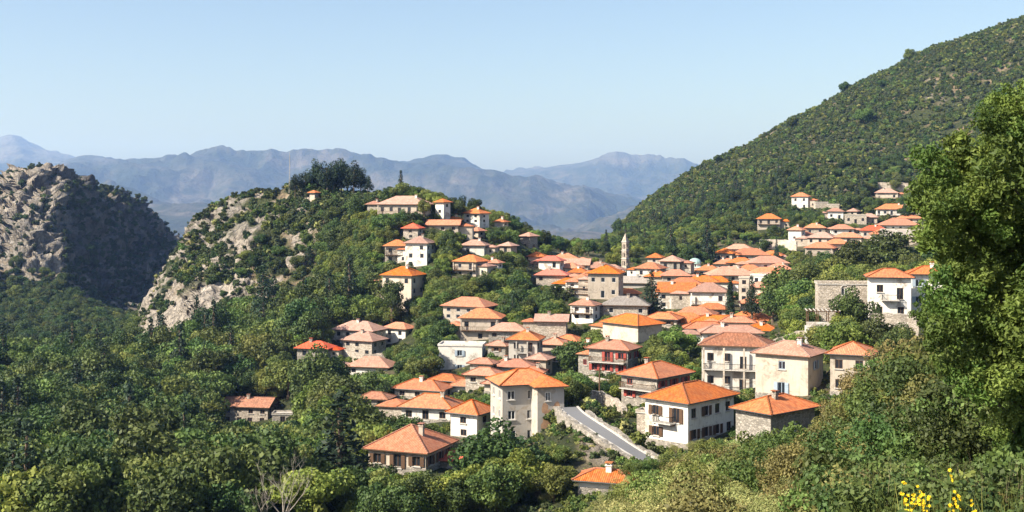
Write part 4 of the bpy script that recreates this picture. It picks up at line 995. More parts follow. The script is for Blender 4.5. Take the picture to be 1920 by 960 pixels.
# ------------------------------------------------------------------ where plants stand
HB = np.array([(h[0]-h[3]/2-8, h[0]+h[3]/2+4, h[1]-(16 if h[4]>300 else 34), h[2]-4, h[4]) for h in H])
HB = np.concatenate([HB, np.array([(1160,1185,436,512,428),(1288,1320,486,514,438),(1060,1205,752,850,190)])])
RF = np.array(ROOFS)
def free(px, Y, r, top, keep=1.0):
    """not inside a house and not standing in front of the visible part of one"""
    ok = np.ones(len(px), bool); x = wx(px, Y)
    for hx, hy, hr in RF: ok &= (x-hx)**2+(Y-hy)**2 > (hr+r*0.6)**2
    rp = r*F/Y*0.75
    bot = HOR - ground_z(px, Y)/Y*F
    for x0, x1, y0, y1, hy in HB:
        hit = (px+rp > x0) & (px-rp < x1) & (top < y1) & (bot > y0) & (Y < hy+4)
        ok &= ~hit
    return ok
PLANTS = []    # (kind, variant, x, y, z, rot, scale, size on screen, region)
def scatter(n, pr, yr, fn, seed, drop_hidden=True):
    """fn(px, Y, row) -> (density 0..1, list of (kind, weight), (smin, smax))"""
    r = np.random.default_rng(seed)
    px = r.uniform(pr[0], pr[1], n); Y = np.sqrt(r.uniform(yr[0]**2, yr[1]**2, n))
    z = ground_z(px, Y); row = HOR - z/Y*F
    dens, kinds, (s0, s1), reg = fn(px, Y, row)
    names = [k for k, _, _ in kinds]; w = np.array([q for _, q, _ in kinds], float); w /= w.sum()
    ki = r.choice(len(names), n, p=w); hgt = np.array([h for _, _, h in kinds])[ki]
    s = r.uniform(s0, s1, n)*np.where(r.uniform(0,1,n)<.15, 1.25, 1)
    top = HOR - (z+hgt*s)/Y*F
    ok = (r.uniform(0,1,n) < dens)
    idx_ = np.nonzero(ok)[0]; px, Y, z, s, ki, hgt, top = (a[idx_] for a in (px,Y,z,s,ki,hgt,top))
    if drop_hidden:
        k = seen(px, Y, top-10); px, Y, z, s, ki, hgt, top = (a[k] for a in (px,Y,z,s,ki,hgt,top))
    k = free(px, Y, hgt*s*.4, top); px, Y, z, s, ki, hgt, top = (a[k] for a in (px,Y,z,s,ki,hgt,top))
    for a in range(len(px)):
        PLANTS.append((names[ki[a]], int(r.integers(0, len(SP[names[ki[a]]]))), float(wx(px[a],Y[a])), float(Y[a]), float(z[a]), float(r.uniform(0,6.28)), float(s[a]), float(hgt[a]*s[a]/Y[a]*F), reg))
def clump(px, Y, sc_, s, lo, hi): return sstep(lo, hi, fbm(wx(px,Y)/sc_, Y/sc_, oct=3, s=s))
one = lambda px: np.ones_like(px)
# left forest
def f_left(px, Y, row):
    return one(px)*(1-sstep(640,760,px)*0.45)*(1-0.97*((px>415)&(px<560)&(Y>255)&(Y<292)))*(1-.9*((px>430)&(px<720)&(Y<185))), [('dark',3,6.4),('broad',4,6.4),('bright',1.3,6.2),('fir',.3,11.8)], (.8,1.6), 'forest'
scatter(3300, (-330, 760), (134, 372), f_left, 1)
def f_gorge(px, Y, row):
    return one(px)*(1-sstep(640,690,Y))*((px<258)|(Y>530)), [('dark',4,6.4),('broad',1,6.4)], (.55,1.1), 'gorge'
scatter(6500, (-330, 345), (372, 700), f_gorge, 2)
# castle hill scrub
def f_hill(px, Y, row):
    c = np.clip(1-np.hypot((px-345)/95,(row-(640-0.62*(px-270)))/42), 0, 1)
    return (0.06+0.46*clump(px,Y,16,31,.45,.62)+.25*sstep(560,640,px))*(1-sstep(0.02,.25,c)*.93)*(row<720), [('shrub',5,1.9),('shrubd',4,2.0),('shrubg',1.5,2.3),('shrubo',.8,1.7)], (.45,1.35), 'hill'
scatter(16500, (215, 800), (346, 500), f_hill, 3)
def f_hill2(px, Y, row): return (0.05+0.35*clump(px,Y,22,37,.5,.66))*(row>400), [('dark',2,6.4),('broad',2,6.4),('pine',.3,9.6)], (.35,.8), 'hill trees'
scatter(900, (400, 860), (350, 440), f_hill2, 4)
# slope and village greenery
def f_vil(px, Y, row):
    core = ((px>1000)&(px<1480)&(Y>288)&(Y<520))|((px>1480)&(Y>470)&(Y<640))
    return (0.55+0.45*clump(px,Y,18,41,.4,.6))*np.where(core,.28,1), [('broad',4,6.4),('bright',3,6.2),('dark',2.4,6.4),('fir',.12,11.8),('shrubg',6,2.3),('shrubd',2,2.0)], (.42,1.0), 'village'
scatter(9000, (600, 1150), (205, 420), f_vil, 5)
scatter(7500, (1150, 1900), (150, 620), f_vil, 6)
scatter(1500, (640, 1080), (138, 205), f_vil, 7)
scatter(1500, (800, 1200), (420, 700), f_vil, 8)
scatter(1600, (300, 640), (300, 352), lambda px,Y,row: (one(px)*.35+.3*clump(px,Y,15,4,.4,.6), [('broad',2,6.4),('bright',2,6.2),('shrubg',4,2.3),('shrub',2,1.9)], (.4,.8), 'slope'), 9)
# left rock
scatter(9000, (-330, 335), (690, 1020), lambda px,Y,row: (.12+.5*clump(px,Y,20,61,.45,.6)+.45*sstep(120,150,px), [('shrub',3,1.9),('shrubd',4,2.0)], (.7,2.0), 'rock'), 10)
# scrub that clings to the steep faces, spread over their true surface
def cling(mask, n, kinds, smin, smax, seed, reg):
    r = np.random.default_rng(seed); I, J = np.nonzero(mask); k = r.choice(len(I), n); 
    for i, j in zip(I[k], J[k]):
        v = V3[i,j]; kd = kinds[int(r.integers(0,len(kinds)))]; s = float(r.uniform(smin,smax))
        PLANTS.append((kd, int(r.integers(0,len(SP[kd]))), float(v[0]+r.normal(0,.6)), float(v[1]+r.normal(0,.6)), float(v[2]-.3*s), float(r.uniform(0,6.28)), s, 2*s/v[1]*F, reg))
VISG = seen(GPC.ravel(), V3[...,1].ravel(), GROW.ravel()-12).reshape(GROW.shape) & (GROW < 700)
cling((leftm>.5)&VISG&(GPC>118)&(GPC<345)&(GROW>340)&(fbm(GX/15,GZ/15,oct=3,s=8)>.42), 2800, ['shrubd','shrub','shrubd'], .7, 1.7, 21, 'rock')
cling((leftm>.5)&VISG&(GPC<=130)&(fbm(GX/12,GZ/12,oct=3,s=9)>.50), 450, ['shrubd','shrub','shrub'], .6, 1.5, 22, 'rock')
cling((hillm>.5)&VISG&(GPC<560)&(cliff<.35)&(fbm(GX/9,GZ/9,oct=3,s=10)>.46), 450, ['shrub','shrubd','shrub','shrubo'], .4, 1.1, 23, 'hill')
# low weeds on the banks and yards
def verge(n, pr, yr, seed):
    r = np.random.default_rng(seed); px = r.uniform(*pr, n); Y = r.uniform(*yr, n); x = wx(px,Y); z = ground_z(px,Y); ok = np.ones(n, bool)
    for hx, hy, hr in RF: ok &= (x-hx)**2+(Y-hy)**2 > (hr*.9)**2
    for q in RPTS: ok &= (x-q[0])**2+(Y-q[1])**2 > 2.9**2
    for a in np.nonzero(ok)[0]:
        kd = ('shrubo','shrubg','shrub','shrubg')[int(r.integers(0,4))]
        PLANTS.append((kd, int(r.integers(0,len(SP[kd]))), float(x[a]), float(Y[a]), float(z[a]), float(r.uniform(0,6.28)), float(r.uniform(.14,.5)), 1, 'verge'))
_rc = np.array(ROAD, float); RPTS = []
for a in range(len(_rc)-1):
    for t_ in np.linspace(0,1,12): q = _rc[a]*(1-t_)+_rc[a+1]*t_; RPTS.append((wx(q[0],q[2]), q[2]))
verge(4200, (900,1720), (128,225), 31)
verge(2600, (560,1720), (225,330), 32)
# mountain
def f_mtn(px, Y, row):
    return (0.22+0.78*clump(px,Y,20,51,.38,.54)), [('shrub',5,1.9),('shrubd',3,2.0),('shrubg',2.5,2.3),('shrubo',.5,1.7),('dark',.004,6.4),('broad',.002,6.4)], (.3,1.5), 'mountain'
scatter(80000, (1130, 2260), (560, 1060), f_mtn, 11)
scatter(1500, (1160, 1700), (540, 720), lambda px,Y,row: (.6*clump(px,Y,40,71,.5,.6), [('dark',3,6.4),('fir',1,11.8),('broad',1,6.4)], (.6,1.0), 'mountain trees'), 12)

# single trees placed one by one ------------------------------------
def tree_thing(kind, var, px, Y, h, label, group=None, name=None, row=None, cat='tree', wide=1.0):
    """trunk and crown as parts"""
    nm = {'broad':'broadleaf_tree','dark':'broadleaf_tree','bright':'broadleaf_tree','fir':'fir_tree','cypress':'cypress_tree','pine':'pine_tree'}[kind]
    hgt = {'broad':6.4,'dark':6.4,'bright':6.2,'fir':11.8,'cypress':8.8,'pine':9.6}[kind]; s = h/hgt
    z = float(ground_z(px, Y)) if row is None else wz(row, Y)
    root = empty(name or nm, (wx(px,Y), Y, z), random.uniform(0,6.28)); tag(root, label, cat, group)
    key = (kind, var)
    if key not in _split:
        me = SP[kind][var]; n = len(me.polygons)
        mi = np.empty(n, np.int32); me.polygons.foreach_get('material_index', mi)
        vi = np.empty(len(me.loops), np.int32); me.loops.foreach_get('vertex_index', vi)
        co = np.empty(len(me.vertices)*3, np.float32); me.vertices.foreach_get('co', co); co = co.reshape(-1,3)
        tn = np.empty(len(me.vertices), np.float32); me.attributes['tint'].data.foreach_get('value', tn)
        f = vi.reshape(-1,4); out = []
        for q, nn in ((0,'crown'),(1,'trunk')):
            ff = f[mi==q]; u, inv = np.unique(ff, return_inverse=True)
            m2 = np_mesh(nn, co[u], inv.reshape(-1,4), [me.materials[q]])
            a = m2.attributes.new('tint','FLOAT','POINT'); a.data.foreach_set('value', tn[u]); out.append(m2)
        _split[key] = out
    c, t = _split[key]
    link('crown', c, root, scale=(s*wide,s*wide,s)); link('trunk', t, root, scale=(s*wide,s*wide,s))
    return root
_split = {}
SINGLE = [
 ('dark',0,1082,252,9.5,'dark rounded tree hiding the left of the salmon roofed porch house','',None,1.0,722),
 ('dark',1,1036,352,9.0,'broad round tree below the white house with red roof','',None,1.35,600),
 ('dark',2,1602,215,7.2,'dense round garden tree before the flat topped stone ruin','',None,.95,636),
 ('fir',0,1222,318,11.5,'dark fir tree between grey slab roof and white gabled house','',None,1.5,594),
 ('cypress',0,1369,308,9.0,'slim cypress left of the narrow cream facade','',None,1.35,592),
 ('fir',1,1410,300,9.4,'taller conical cypress right of the narrow cream facade','',None,1.15,590),
 ('fir',2,1456,470,9.0,'lone dark fir standing in the upper row of orange roofs','',None,.7,488),
 ('fir',0,1258,470,15,'left dark fir of the pair behind the turquoise dome','',None,1.1,490),
 ('fir',1,1326,480,16,'right dark fir of the pair behind the turquoise dome','',None,1.2,490),
 ('fir',2,1284,490,11,'smaller fir between the two dark firs behind the dome','',None,1.2,485),
 ('fir',2,638,158,17,'tall dark fir tree left of the largest salmon roof','',None,1.6,985),
 ('bright',0,405,150,7.5,'bright yellow green tree at the bottom edge left of the dead trees','',None,1.4,985),
 ('bright',1,455,143,7,'bright green tree right behind the smaller dead tree','',None,1.3,985),
 ('bright',2,590,140,6.5,'bright green tree at the bottom edge below the tallest fir','',None,1.3,985),
 ('fir',1,700,178,9,'dark fir at the left front of the largest salmon roof','',None,1.2,935),
 ('pine',0,933,400,8.5,'dark pine below the pink roofs at the end of the hill crest','',None,.9,500),
 ('pine',1,867,436,6.0,'small round tree alone on the skyline beside the tall tower house','',None,.9,396),
 ('bright',1,1270,250,6.0,'yellow green garden tree right of the plain cream house','',None,1.3,668),
 ('broad',2,1235,256,6.0,'round green tree under the plain cream walled house','',None,1.2,675),
 ('dark',3,735,345,8.0,'dark tree in front of the lone cream house on the hillside','',None,.9,592),
 ('broad',3,840,372,6.5,'green tree right of the whitewashed tower','',None,1.1,508),
 ('broad',0,795,398,5.5,'bushy tree in front of the arch of the long hilltop house','',None,.9,408),
 ('fir',1,1505,545,6.5,'grey green poplar beside the tall white house of the upper village','',None,.8,470),
 ('dark',2,1700,565,8,'dark tree at the left edge of the great leafy tree in the upper village','',None,1,420),
]
for k, v, p, Y, h, lab, g, nm, wd, row in SINGLE: tree_thing(k, v, p, Y, h, lab, None, nm, row, wide=wd)
# pine grove on the hilltop
for j, (p, h) in enumerate([(553,7),(572,8.5),(588,11.5),(602,9),(613,12),(627,11),(640,12),(652,11.5),(664,11),(676,9),(594,8),(635,9),(690,6.5)]):
    tree_thing('pine', j%3, p, 447+(j%4)*2.5, h*1.12, 'tall dark pine in the dense grove crowning the castle hill', 'pines crowning the castle hill', None, 368, wide=.95)
# grove of big round trees on the right
for j, (p, Y, row, h) in enumerate([(1560,300,560,12),(1600,310,545,14),(1640,315,540,15),(1675,312,535,14),(1702,316,532,11),(1520,290,565,10),(1490,296,590,13),(1465,300,592,12),(1500,280,600,11),(1450,292,612,9)]):
    tree_thing(['broad','dark'][j%2], j%4, p, Y, h*.8, 'big round tree of the dense grove left of and behind the white house', 'round trees in the grove behind the white house', None, row, wide=1.15)

# forest and scrub: the largest ones are things, the rest one mass per kind
LAB = {'forest': ('{} in the dense dark forest filling the lower left valley', 'trees of the lower left forest'),
       'gorge': ('{} in the shaded gorge below the left crag', 'trees in the shaded gorge'),
       'village': ('{} growing on the green slopes between the village houses', 'trees among the village houses'),
       'slope': ('{} on the dry slope below the white cliff', 'trees on the slope below the cliff'),
       'hill trees': ('{} on the castle hill above the houses', 'trees on the castle hill'),
       'mountain trees': ('{} in dark clumps on the foot of the right mountain', 'trees at the foot of the mountain')}
NMS = {'broad':('broadleaf_tree','green broadleaf tree','tree'),'dark':('dark_broadleaf_tree','dark green broadleaf tree','tree'),'bright':('bright_broadleaf_tree','light green broadleaf tree','tree'),
       'fir':('fir_tree','dark narrow fir tree','tree'),'pine':('pine_tree','dark pine tree','tree'),'cypress':('cypress_tree','dark cypress','tree')}
def where(p, lb, l):
    if p[8] != 'forest': return l.format(lb)
    px = 960+p[2]/p[3]*F; row = HOR-p[4]/p[3]*F; sz = 'large ' if p[7] > 100 else 'small ' if p[7] < 62 else ''
    marks = [(465,790,'just below the lone stone house'),(630,930,'beside the tallest fir'),(520,950,'around the pale dead trees'),(720,930,'below the largest salmon roof'),(60,980,'in the bottom left corner'),(250,990,'at the bottom edge, right of the corner'),
             (390,960,'at the bottom edge, left of the dead trees'),(40,860,'at the left edge, lower half of the forest'),(40,740,'at the left edge near the shaded gorge'),(200,860,'in the middle of the left forest'),(330,860,'left of and below the lone stone house'),
             (350,760,'left of the lone stone house'),(230,730,'below the white cliff'),(560,840,'right of and below the lone stone house'),(600,750,'between lone stone house and left hamlet'),(450,870,'above the pale dead trees')]
    m = min(marks, key=lambda q: (q[0]-px)**2+(1.3*(q[1]-row))**2)
    return sz+lb+' '+m[2]
trees = [p for p in PLANTS if p[0] in NMS and p[8] in LAB]
trees.sort(key=lambda p: -p[7])
single = set(id(p) for p in trees[:250])
rest = []
for p in PLANTS:
    if id(p) in single:
        nm, lb, ct = NMS[p[0]]
        o = link(nm, SP[p[0]][p[1]], None, (p[2],p[3],p[4]-.2), p[5], p[6])
        l, g = LAB[p[8]]; tag(o, where(p, lb, l), ct, g)
    else: rest.append(p)

def gn_group(me_obj):
    g = bpy.data.node_groups.new('scatter', 'GeometryNodeTree')
    g.interface.new_socket('Geometry', in_out='INPUT', socket_type='NodeSocketGeometry')
    g.interface.new_socket('Geometry', in_out='OUTPUT', socket_type='NodeSocketGeometry')
    gi = g.nodes.new('NodeGroupInput'); go = g.nodes.new('NodeGroupOutput')
    iop = g.nodes.new('GeometryNodeInstanceOnPoints'); oi = g.nodes.new('GeometryNodeObjectInfo'); oi.inputs['Object'].default_value = me_obj
    oi.inputs['As Instance'].default_value = True
    sc_ = g.nodes.new('GeometryNodeInputNamedAttribute'); sc_.data_type = 'FLOAT'; sc_.inputs['Name'].default_value = 'size'
    rt = g.nodes.new('GeometryNodeInputNamedAttribute'); rt.data_type = 'FLOAT_VECTOR'; rt.inputs['Name'].default_value = 'turn'
    e2r = g.nodes.new('FunctionNodeEulerToRotation')
    g.links.new(gi.outputs[0], iop.inputs['Points']); g.links.new(oi.outputs['Geometry'], iop.inputs['Instance'])
    g.links.new(rt.outputs['Attribute'], e2r.inputs[0]); g.links.new(e2r.outputs[0], iop.inputs['Rotation'])
    g.links.new(sc_.outputs['Attribute'], iop.inputs['Scale']); g.links.new(iop.outputs[0], go.inputs[0])
    return g
def mass(name, mesh, pts, label):
    """one object of many plants nobody could count"""
    proto = bpy.data.objects.new(name+'_plant', mesh)
    me = bpy.data.meshes.new(name); me.vertices.add(len(pts))
    me.vertices.foreach_set('co', np.array([(p[2],p[3],p[4]-.15) for p in pts], np.float32).ravel())
    a = me.attributes.new('size','FLOAT','POINT'); a.data.foreach_set('value', np.array([p[6] for p in pts], np.float32))
    a = me.attributes.new('turn','FLOAT_VECTOR','POINT'); a.data.foreach_set('vector', np.array([(0,0,p[5]) for p in pts], np.float32).ravel())
    o = link(name, me); m = o.modifiers.new('scatter','NODES'); m.node_group = gn_group(proto)
    return tag(o, label, kind='stuff')
names_ = {'broad':'woodland','dark':'dark_woodland','bright':'light_woodland','fir':'fir_woodland','pine':'pine_woodland','shrub':'scrub','shrubg':'green_scrub','shrubd':'dark_scrub','shrubo':'pale_scrub'}
for k in names_:
    for v in range(len(SP[k])):
        pts = [p for p in rest if p[0] == k and p[1] == v]
        if pts: mass(names_[k], SP[k][v], pts, 'dense '+names_[k].replace('_',' ')+' covering the hills and slopes')
print('plants', len(PLANTS), 'trees', len(trees))
# ------------------------------------------------------------------ church, tower, road, walls, poles
def bell_tower():
    Y = 428; base = wz(516,Y); root = empty('bell_tower', (wx(1172.5,Y), Y, base), R(-38))
    tag(root, 'slender pale stone bell tower with three tiers of arched openings above the middle village', 'bell tower')
    w = 1.95; h0 = 3.0
    def tier(z0, z1, ww, name):
        mb = MB(); hw = ww/2; g = 0.36
        zs = z0+.4; zt = z1-.6
        for sx in (-1,1):
            for sy in (-1,1): mb.box(min(sx*hw,sx*(hw-g)),max(sx*hw,sx*(hw-g)),min(sy*hw,sy*(hw-g)),max(sy*hw,sy*(hw-g)),z0,z1,0)
        for s in (-1,1):
            a, b = (s*hw, s*(hw-.36)) ; lo, hi = min(a,b), max(a,b)
            for t0, t1 in ((-(hw-g)+.001, hw-g-.001),):
                mb.box(t0,t1,lo,hi,z0,zs,0); mb.box(t0,t1,lo,hi,zt,z1,0); mb.box(lo,hi,t0,t1,z0,zs,0); mb.box(lo,hi,t0,t1,zt,z1,0)
            mb.box(-.08,.08,lo+.02,hi-.02,zs,zt,0); mb.box(lo+.02,hi-.02,-.08,.08,zs,zt,0)
            # arch heads
            for c in (-1,1):
                cx = c*(hw-g+.12)/2; r = (hw-g-.12)/2
                for q in range(3):
                    for e in (-1,1):
                        x0 = cx+e*r; x1 = cx+e*r*(0.75-.25*q); zz = zt-.36+.12*q
                        mb.box(min(x0,x1),max(x0,x1),lo+.03,hi-.03,zz,zz+.12,0); mb.box(lo+.03,hi-.03,min(x0,x1),max(x0,x1),zz,zz+.12,0)
        mb.build(name, [M['stone']], root)
        mb = MB(); mb.box(-hw-.16,hw+.16,-hw-.16,hw+.16,z1,z1+.2,0); mb.build('cornice', [M['concrete']], root)
    mb = MB(); mb.box(-w/2-.1,w/2+.1,-w/2-.1,w/2+.1,-6,h0,0); mb.build('shaft', [M['stone']], root)
    z = h0
    for k in range(3): tier(z, z+2.7, w-.1*k, 'belfry'); z += 2.9
    mb = MB(); hw = w/2
    for i in range(4):
        E = [(-hw,-hw,z),(hw,-hw,z),(hw,hw,z),(-hw,hw,z)]; mb.quad([E[i],E[(i+1)%4],(0,0,z+3.0)],0)
    mb.quad([(-hw,-hw,z),(-hw,hw,z),(hw,hw,z),(hw,-hw,z)],0)
    mb.build('spire', [M['stone']], root)
    mb = MB(); mb.box(-.06,.06,-.06,.06,z+2.8,z+4.0,0); mb.box(-.4,-.061,-.05,.05,z+3.5,z+3.62,0); mb.box(.061,.4,-.05,.05,z+3.5,z+3.62,0); mb.build('cross', [M['metal']], root)
    mb = MB(); mb.tube([(0,0,h0+4.9),(0,0,h0+4.6),(0,0,h0+3.9)],[.1,.35,.5],8,0); mb.build('bell', [M['metal']], root)
bell_tower()
def dome_church():
    Y = 438; root = empty('domed_chapel', (wx(1303,Y), Y, wz(516,Y)), R(-20)); tag(root, 'small white church with turquoise dome among the orange roofs', 'church')
    mb = MB(); mb.box(-3.2,3.2,-2.6,2.6,-6,3.0,0); mb.build('wall', [M['white']], root)
    def ring(r, z, n=12): return [(math.cos(6.283*k/n)*r, math.sin(6.283*k/n)*r, z) for k in range(n)]
    mb = MB(); a, b = ring(2.1,3.0), ring(2.1,4.2)
    for k in range(12): mb.quad([a[k],a[(k+1)%12],b[(k+1)%12],b[k]],0)
    mb.build('drum', [M['white']], root)
    mb = MB(); pr = ring(2.4,4.15)
    for q in range(1,6):
        t = q/5*1.45; nx = ring(2.4*math.cos(t), 4.15+2.0*math.sin(t))
        for k in range(12): mb.quad([pr[k],pr[(k+1)%12],nx[(k+1)%12],nx[k]],0)
        pr = nx
    mb.quad(pr, 0); mb.build('dome', [M['dome']], root, smooth=False)
    mb = MB(); mb.box(-.07,.07,-.07,.07,6.0,7.5,0); mb.box(-.4,-.071,-.05,.05,6.9,7.0,0); mb.box(.071,.4,-.05,.05,6.9,7.0,0); mb.build('cross', [M['metal']], root)
    for k in range(12):
        if k % 3 == 0:
            t = 6.283*(k+.5)/12; mw = MB(); mw.box(-.22,.22,-.05,.05,-.4,.4,0)
            o = mw.build('window', [M['glass']], root); o.location = (math.cos(t)*2.05, math.sin(t)*2.05, 3.6); o.rotation_euler = (0,0,t-math.pi/2)
    rmb, _ = roof_mesh(6.4,5.2,.3,10,'hip','orange'); rf = rmb.build('roof', [M['dome'],M['white'],M['white']], root); rf.location = (0,0,3.0)
dome_church()

def poly(ctrl, n=8):
    pts = [Vector((wx(p,Y),Y,wz(r,Y))) for p, r, Y in ctrl]; out = []
    for i in range(len(pts)-1):
        p0, p1, p2, p3 = pts[max(i-1,0)], pts[i], pts[i+1], pts[min(i+2,len(pts)-1)]
        for k in range(n):
            t = k/n
            out.append(0.5*((2*p1)+(p2-p0)*t+(2*p0-5*p1+4*p2-p3)*t*t+(3*p1-p0-3*p2+p3)*t**3))
    out.append(pts[-1]); return out
def side(pts, off):
    o = []
    for i in range(len(pts)):
        d = pts[min(i+1,len(pts)-1)]-pts[max(i-1,0)]; d.z = 0; d.normalize(); o.append(pts[i]+Vector((-d.y,d.x,0))*off)
    return o
rp = poly([(p,r,Y) for p,r,Y in ROAD]); RW = 1.2
mb = MB(); A, B = side(rp,RW), side(rp,-RW); A2, B2 = side(rp,RW+.3), side(rp,-RW-.3)
for i in range(len(rp)-1):
    u = Vector((0,0,.25)); mb.quad([A[i]+u,B[i]+u,B[i+1]+u,A[i+1]+u],0)
rd_o = mb.build('road', [M['asphalt']]); tag(rd_o, 'narrow asphalt lane climbing past the corner mansion', kind='structure')
mb = MB()
for P, Q in ((A,A2),(B2,B)):
    for i in range(len(rp)-1):
        u = Vector((0,0,.37)); l = Vector((0,0,-.6)); mb.quad([Q[i]+u,P[i]+u,P[i+1]+u,Q[i+1]+u],0)
        for S in (P,Q): mb.quad([S[i]+l,S[i+1]+l,S[i+1]+u,S[i]+u],0)
mb = mb.build('kerb', [M['concrete']]); tag(mb, 'pale concrete kerbs of the lane', kind='structure')
def _hug():
    r = random.Random(44)
    for sd, n, lo, hi, off, dz in ((1,30,.45,1.0,2.4,-1.6),(-1,22,.4,.85,3.0,.2)):
        L_ = side(rp, sd*off)
        for k in range(n):
            i = r.randrange(4, len(L_)); c = L_[i]; s = r.uniform(lo,hi)
            o = link('shrub', SP[('shrubg','shrub','shrubo','shrubd')[k%4]][k%2], None, (c.x+r.uniform(-.6,.6),c.y+r.uniform(-.4,.4),c.z+dz+r.uniform(-.6,.5)), r.uniform(0,6.28), s)
            tag(o, 'small shrub growing against the wall '+('below' if sd > 0 else 'above')+' the lane', 'shrub', 'shrubs along the lane walls')
_hug()
def stone_wall(pts, hgt, th, label, top=0.0, name='stone_wall', mat='stone', rough=.12, kind=None):
    """rough rubble wall whose top follows the points; built course by course so that the face is uneven"""
    th = max(th, .5); P = []
    L = [0]
    for i in range(1,len(pts)): L.append(L[-1]+(pts[i]-pts[i-1]).length)
    n = max(3, int(L[-1]/.8)); cs = [np.interp(np.linspace(0,L[-1],n), L, [p[k] for p in pts]) for k in range(3)]
    c = [Vector(v) for v in zip(*cs)]; f = side(c, th/2); b = side(c, -th/2)
    nz_ = max(3, int(hgt/.7)); mb = MB(); r = random.Random(len(label)+n)
    tops = [r.uniform(-.15,.2) for _ in c]
    def grid(S, sgn):
        rows = []
        for j in range(nz_+1):
            rows.append([S[i]+Vector((r.uniform(-rough,rough),r.uniform(-rough,rough),top+tops[i]*(1-j/nz_)-hgt*j/nz_)) for i in range(n)])
        return rows
    F1, F2 = grid(f,1), grid(b,-1)
    for j in range(nz_):
        for i in range(n-1):
            mb.quad([F1[j][i],F1[j][i+1],F1[j+1][i+1],F1[j+1][i]],0); mb.quad([F2[j][i],F2[j+1][i],F2[j+1][i+1],F2[j][i+1]],0)
    for i in range(n-1): mb.quad([F1[0][i],F2[0][i],F2[0][i+1],F1[0][i+1]],0)
    for e in (0,n-1):
        for j in range(nz_): mb.quad([F1[j][e],F1[j+1][e],F2[j+1][e],F2[j][e]],0)
    o = mb.build(name, [M[mat]]); return tag(o, label, 'wall')
stone_wall(side(rp,RW+.75), 6.5, .8, 'pale rubble retaining wall below the lane beside the corner mansion', .45, mat='dstone')
stone_wall(side(rp,-RW-.7)[:40], 3.0, .8, 'rubble wall along the uphill side of the lane', .5, mat='dstone')
stone_wall(poly([(1085,742,204),(1120,738,205),(1150,752,202),(1172,770,196)]), 4.5, .8, 'broken terrace wall above the bend of the lane', .5)
stone_wall(poly([(1070,716,214),(1110,712,214),(1160,722,212)]), 4, .8, 'upper terrace wall below the dark round tree', .5)
stone_wall(poly([(1450,640,226),(1500,624,225),(1540,628,222),(1575,640,218)]), 4.5, .8, 'pale stone wall curving below the pergola terrace', .3)
stone_wall(poly([(1632,592,213),(1680,590,212),(1722,596,211)]), 5.5, 1.5, 'high stone terrace wall at the foot of the tall white house', .2)
stone_wall(poly([(1612,343,655),(1650,342,655),(1705,343,652)]), 6, 1, 'long pale retaining wall highest in the upper village', 0, mat='cream')
stone_wall(poly([(1424,449,505),(1460,449,504),(1494,452,500)]), 4, 1, 'long pale wall bounding the terraced field above the orange rows', 0, mat='cream')
stone_wall(poly([(1000,908,146),(1030,912,144),(1075,922,141)]), 4, .7, 'grey wall beside the lowest orange roof', 0)
stone_wall(poly([(640,656,316),(690,664,312),(722,662,312)]), 3, .7, 'low dry stone wall in front of the left hamlet', 0)
# terrace with pergola
Yp = 216; rt_ = empty('pergola', (wx(1542,Yp),Yp,wz(612,Yp)), R(-8)); tag(rt_, 'grey timber pergola on a white walled terrace before the stone ruin', 'pergola')
mb = MB(); mb.box(-2.9,2.9,-1.7,1.7,-3,0,0); mb.build('terrace', [M['concrete']], rt_)
mb = MB(); mb.box(-2.9,2.9,-1.75,-1.6,.003,.95,0); mb.build('parapet', [M['white']], rt_)
for sx in (-2.6,-.9,.9,2.6):
    for sy in (-1.45,1.5):
        mb = MB(); mb.box(sx-.08,sx+.08,sy-.08,sy+.08,.004,2.7,0); mb.build('post', [M['wood']], rt_)
for k in range(9):
    mb = MB(); xx = -2.8+k*.7; mb.box(xx-.06,xx+.06,-1.9,1.9,2.86,3.0,0); mb.build('rafter', [M['concrete']], rt_)
for sy in (-1.45,1.5):
    mb = MB(); mb.box(-2.9,2.9,sy-.08,sy+.08,2.702,2.858,0); mb.build('beam', [M['wood']], rt_)
# poles and mast
def pole(px, top, bot, Y, label, lattice=False):
    o = empty('mast' if lattice else 'utility_pole', (wx(px,Y),Y,wz(bot,Y))); tag(o, label, 'mast' if lattice else 'pole')
    h = wz(top,Y)-wz(bot,Y)
    if lattice:
        mb = MB()
        for k in range(3): a = k*2.094; mb.tube([(math.cos(a)*.35,math.sin(a)*.35,-2),(math.cos(a)*.1,math.sin(a)*.1,h)],.05,4)
        for q in range(int(h)):
            s = .35-.25*q/h
            for k in range(3): a, b = k*2.094, (k+1)*2.094; mb.tube([(math.cos(a)*s,math.sin(a)*s,q),(math.cos(b)*s,math.sin(b)*s,q+.9)],.03,3)
        mb.build('lattice', [M['concrete']], o)
        mb = MB(); mb.tube([(0,0,h-.2),(0,0,h+1.2)],.06,4); mb.build('antenna', [M['concrete']], o)
    else:
        mb = MB(); mb.tube([(0,0,-1.5),(0,0,h)],[.16,.1],6); mb.build('post', [M['wood']], o)
        mb = MB(); mb.box(-.8,.8,-.06,.06,h-.5,h-.38,0); mb.build('crossarm', [M['wood']], o)
pole(543,291,352,452,'thin lattice mast standing left of the pine grove on the hilltop',True)
pole(797,606,652,322,'wooden utility pole right of the left hamlet')
pole(1124,690,742,206,'wooden utility pole above the bend of the lane')
pole(1430,700,745,196,'utility pole before the mottled roof mansion')

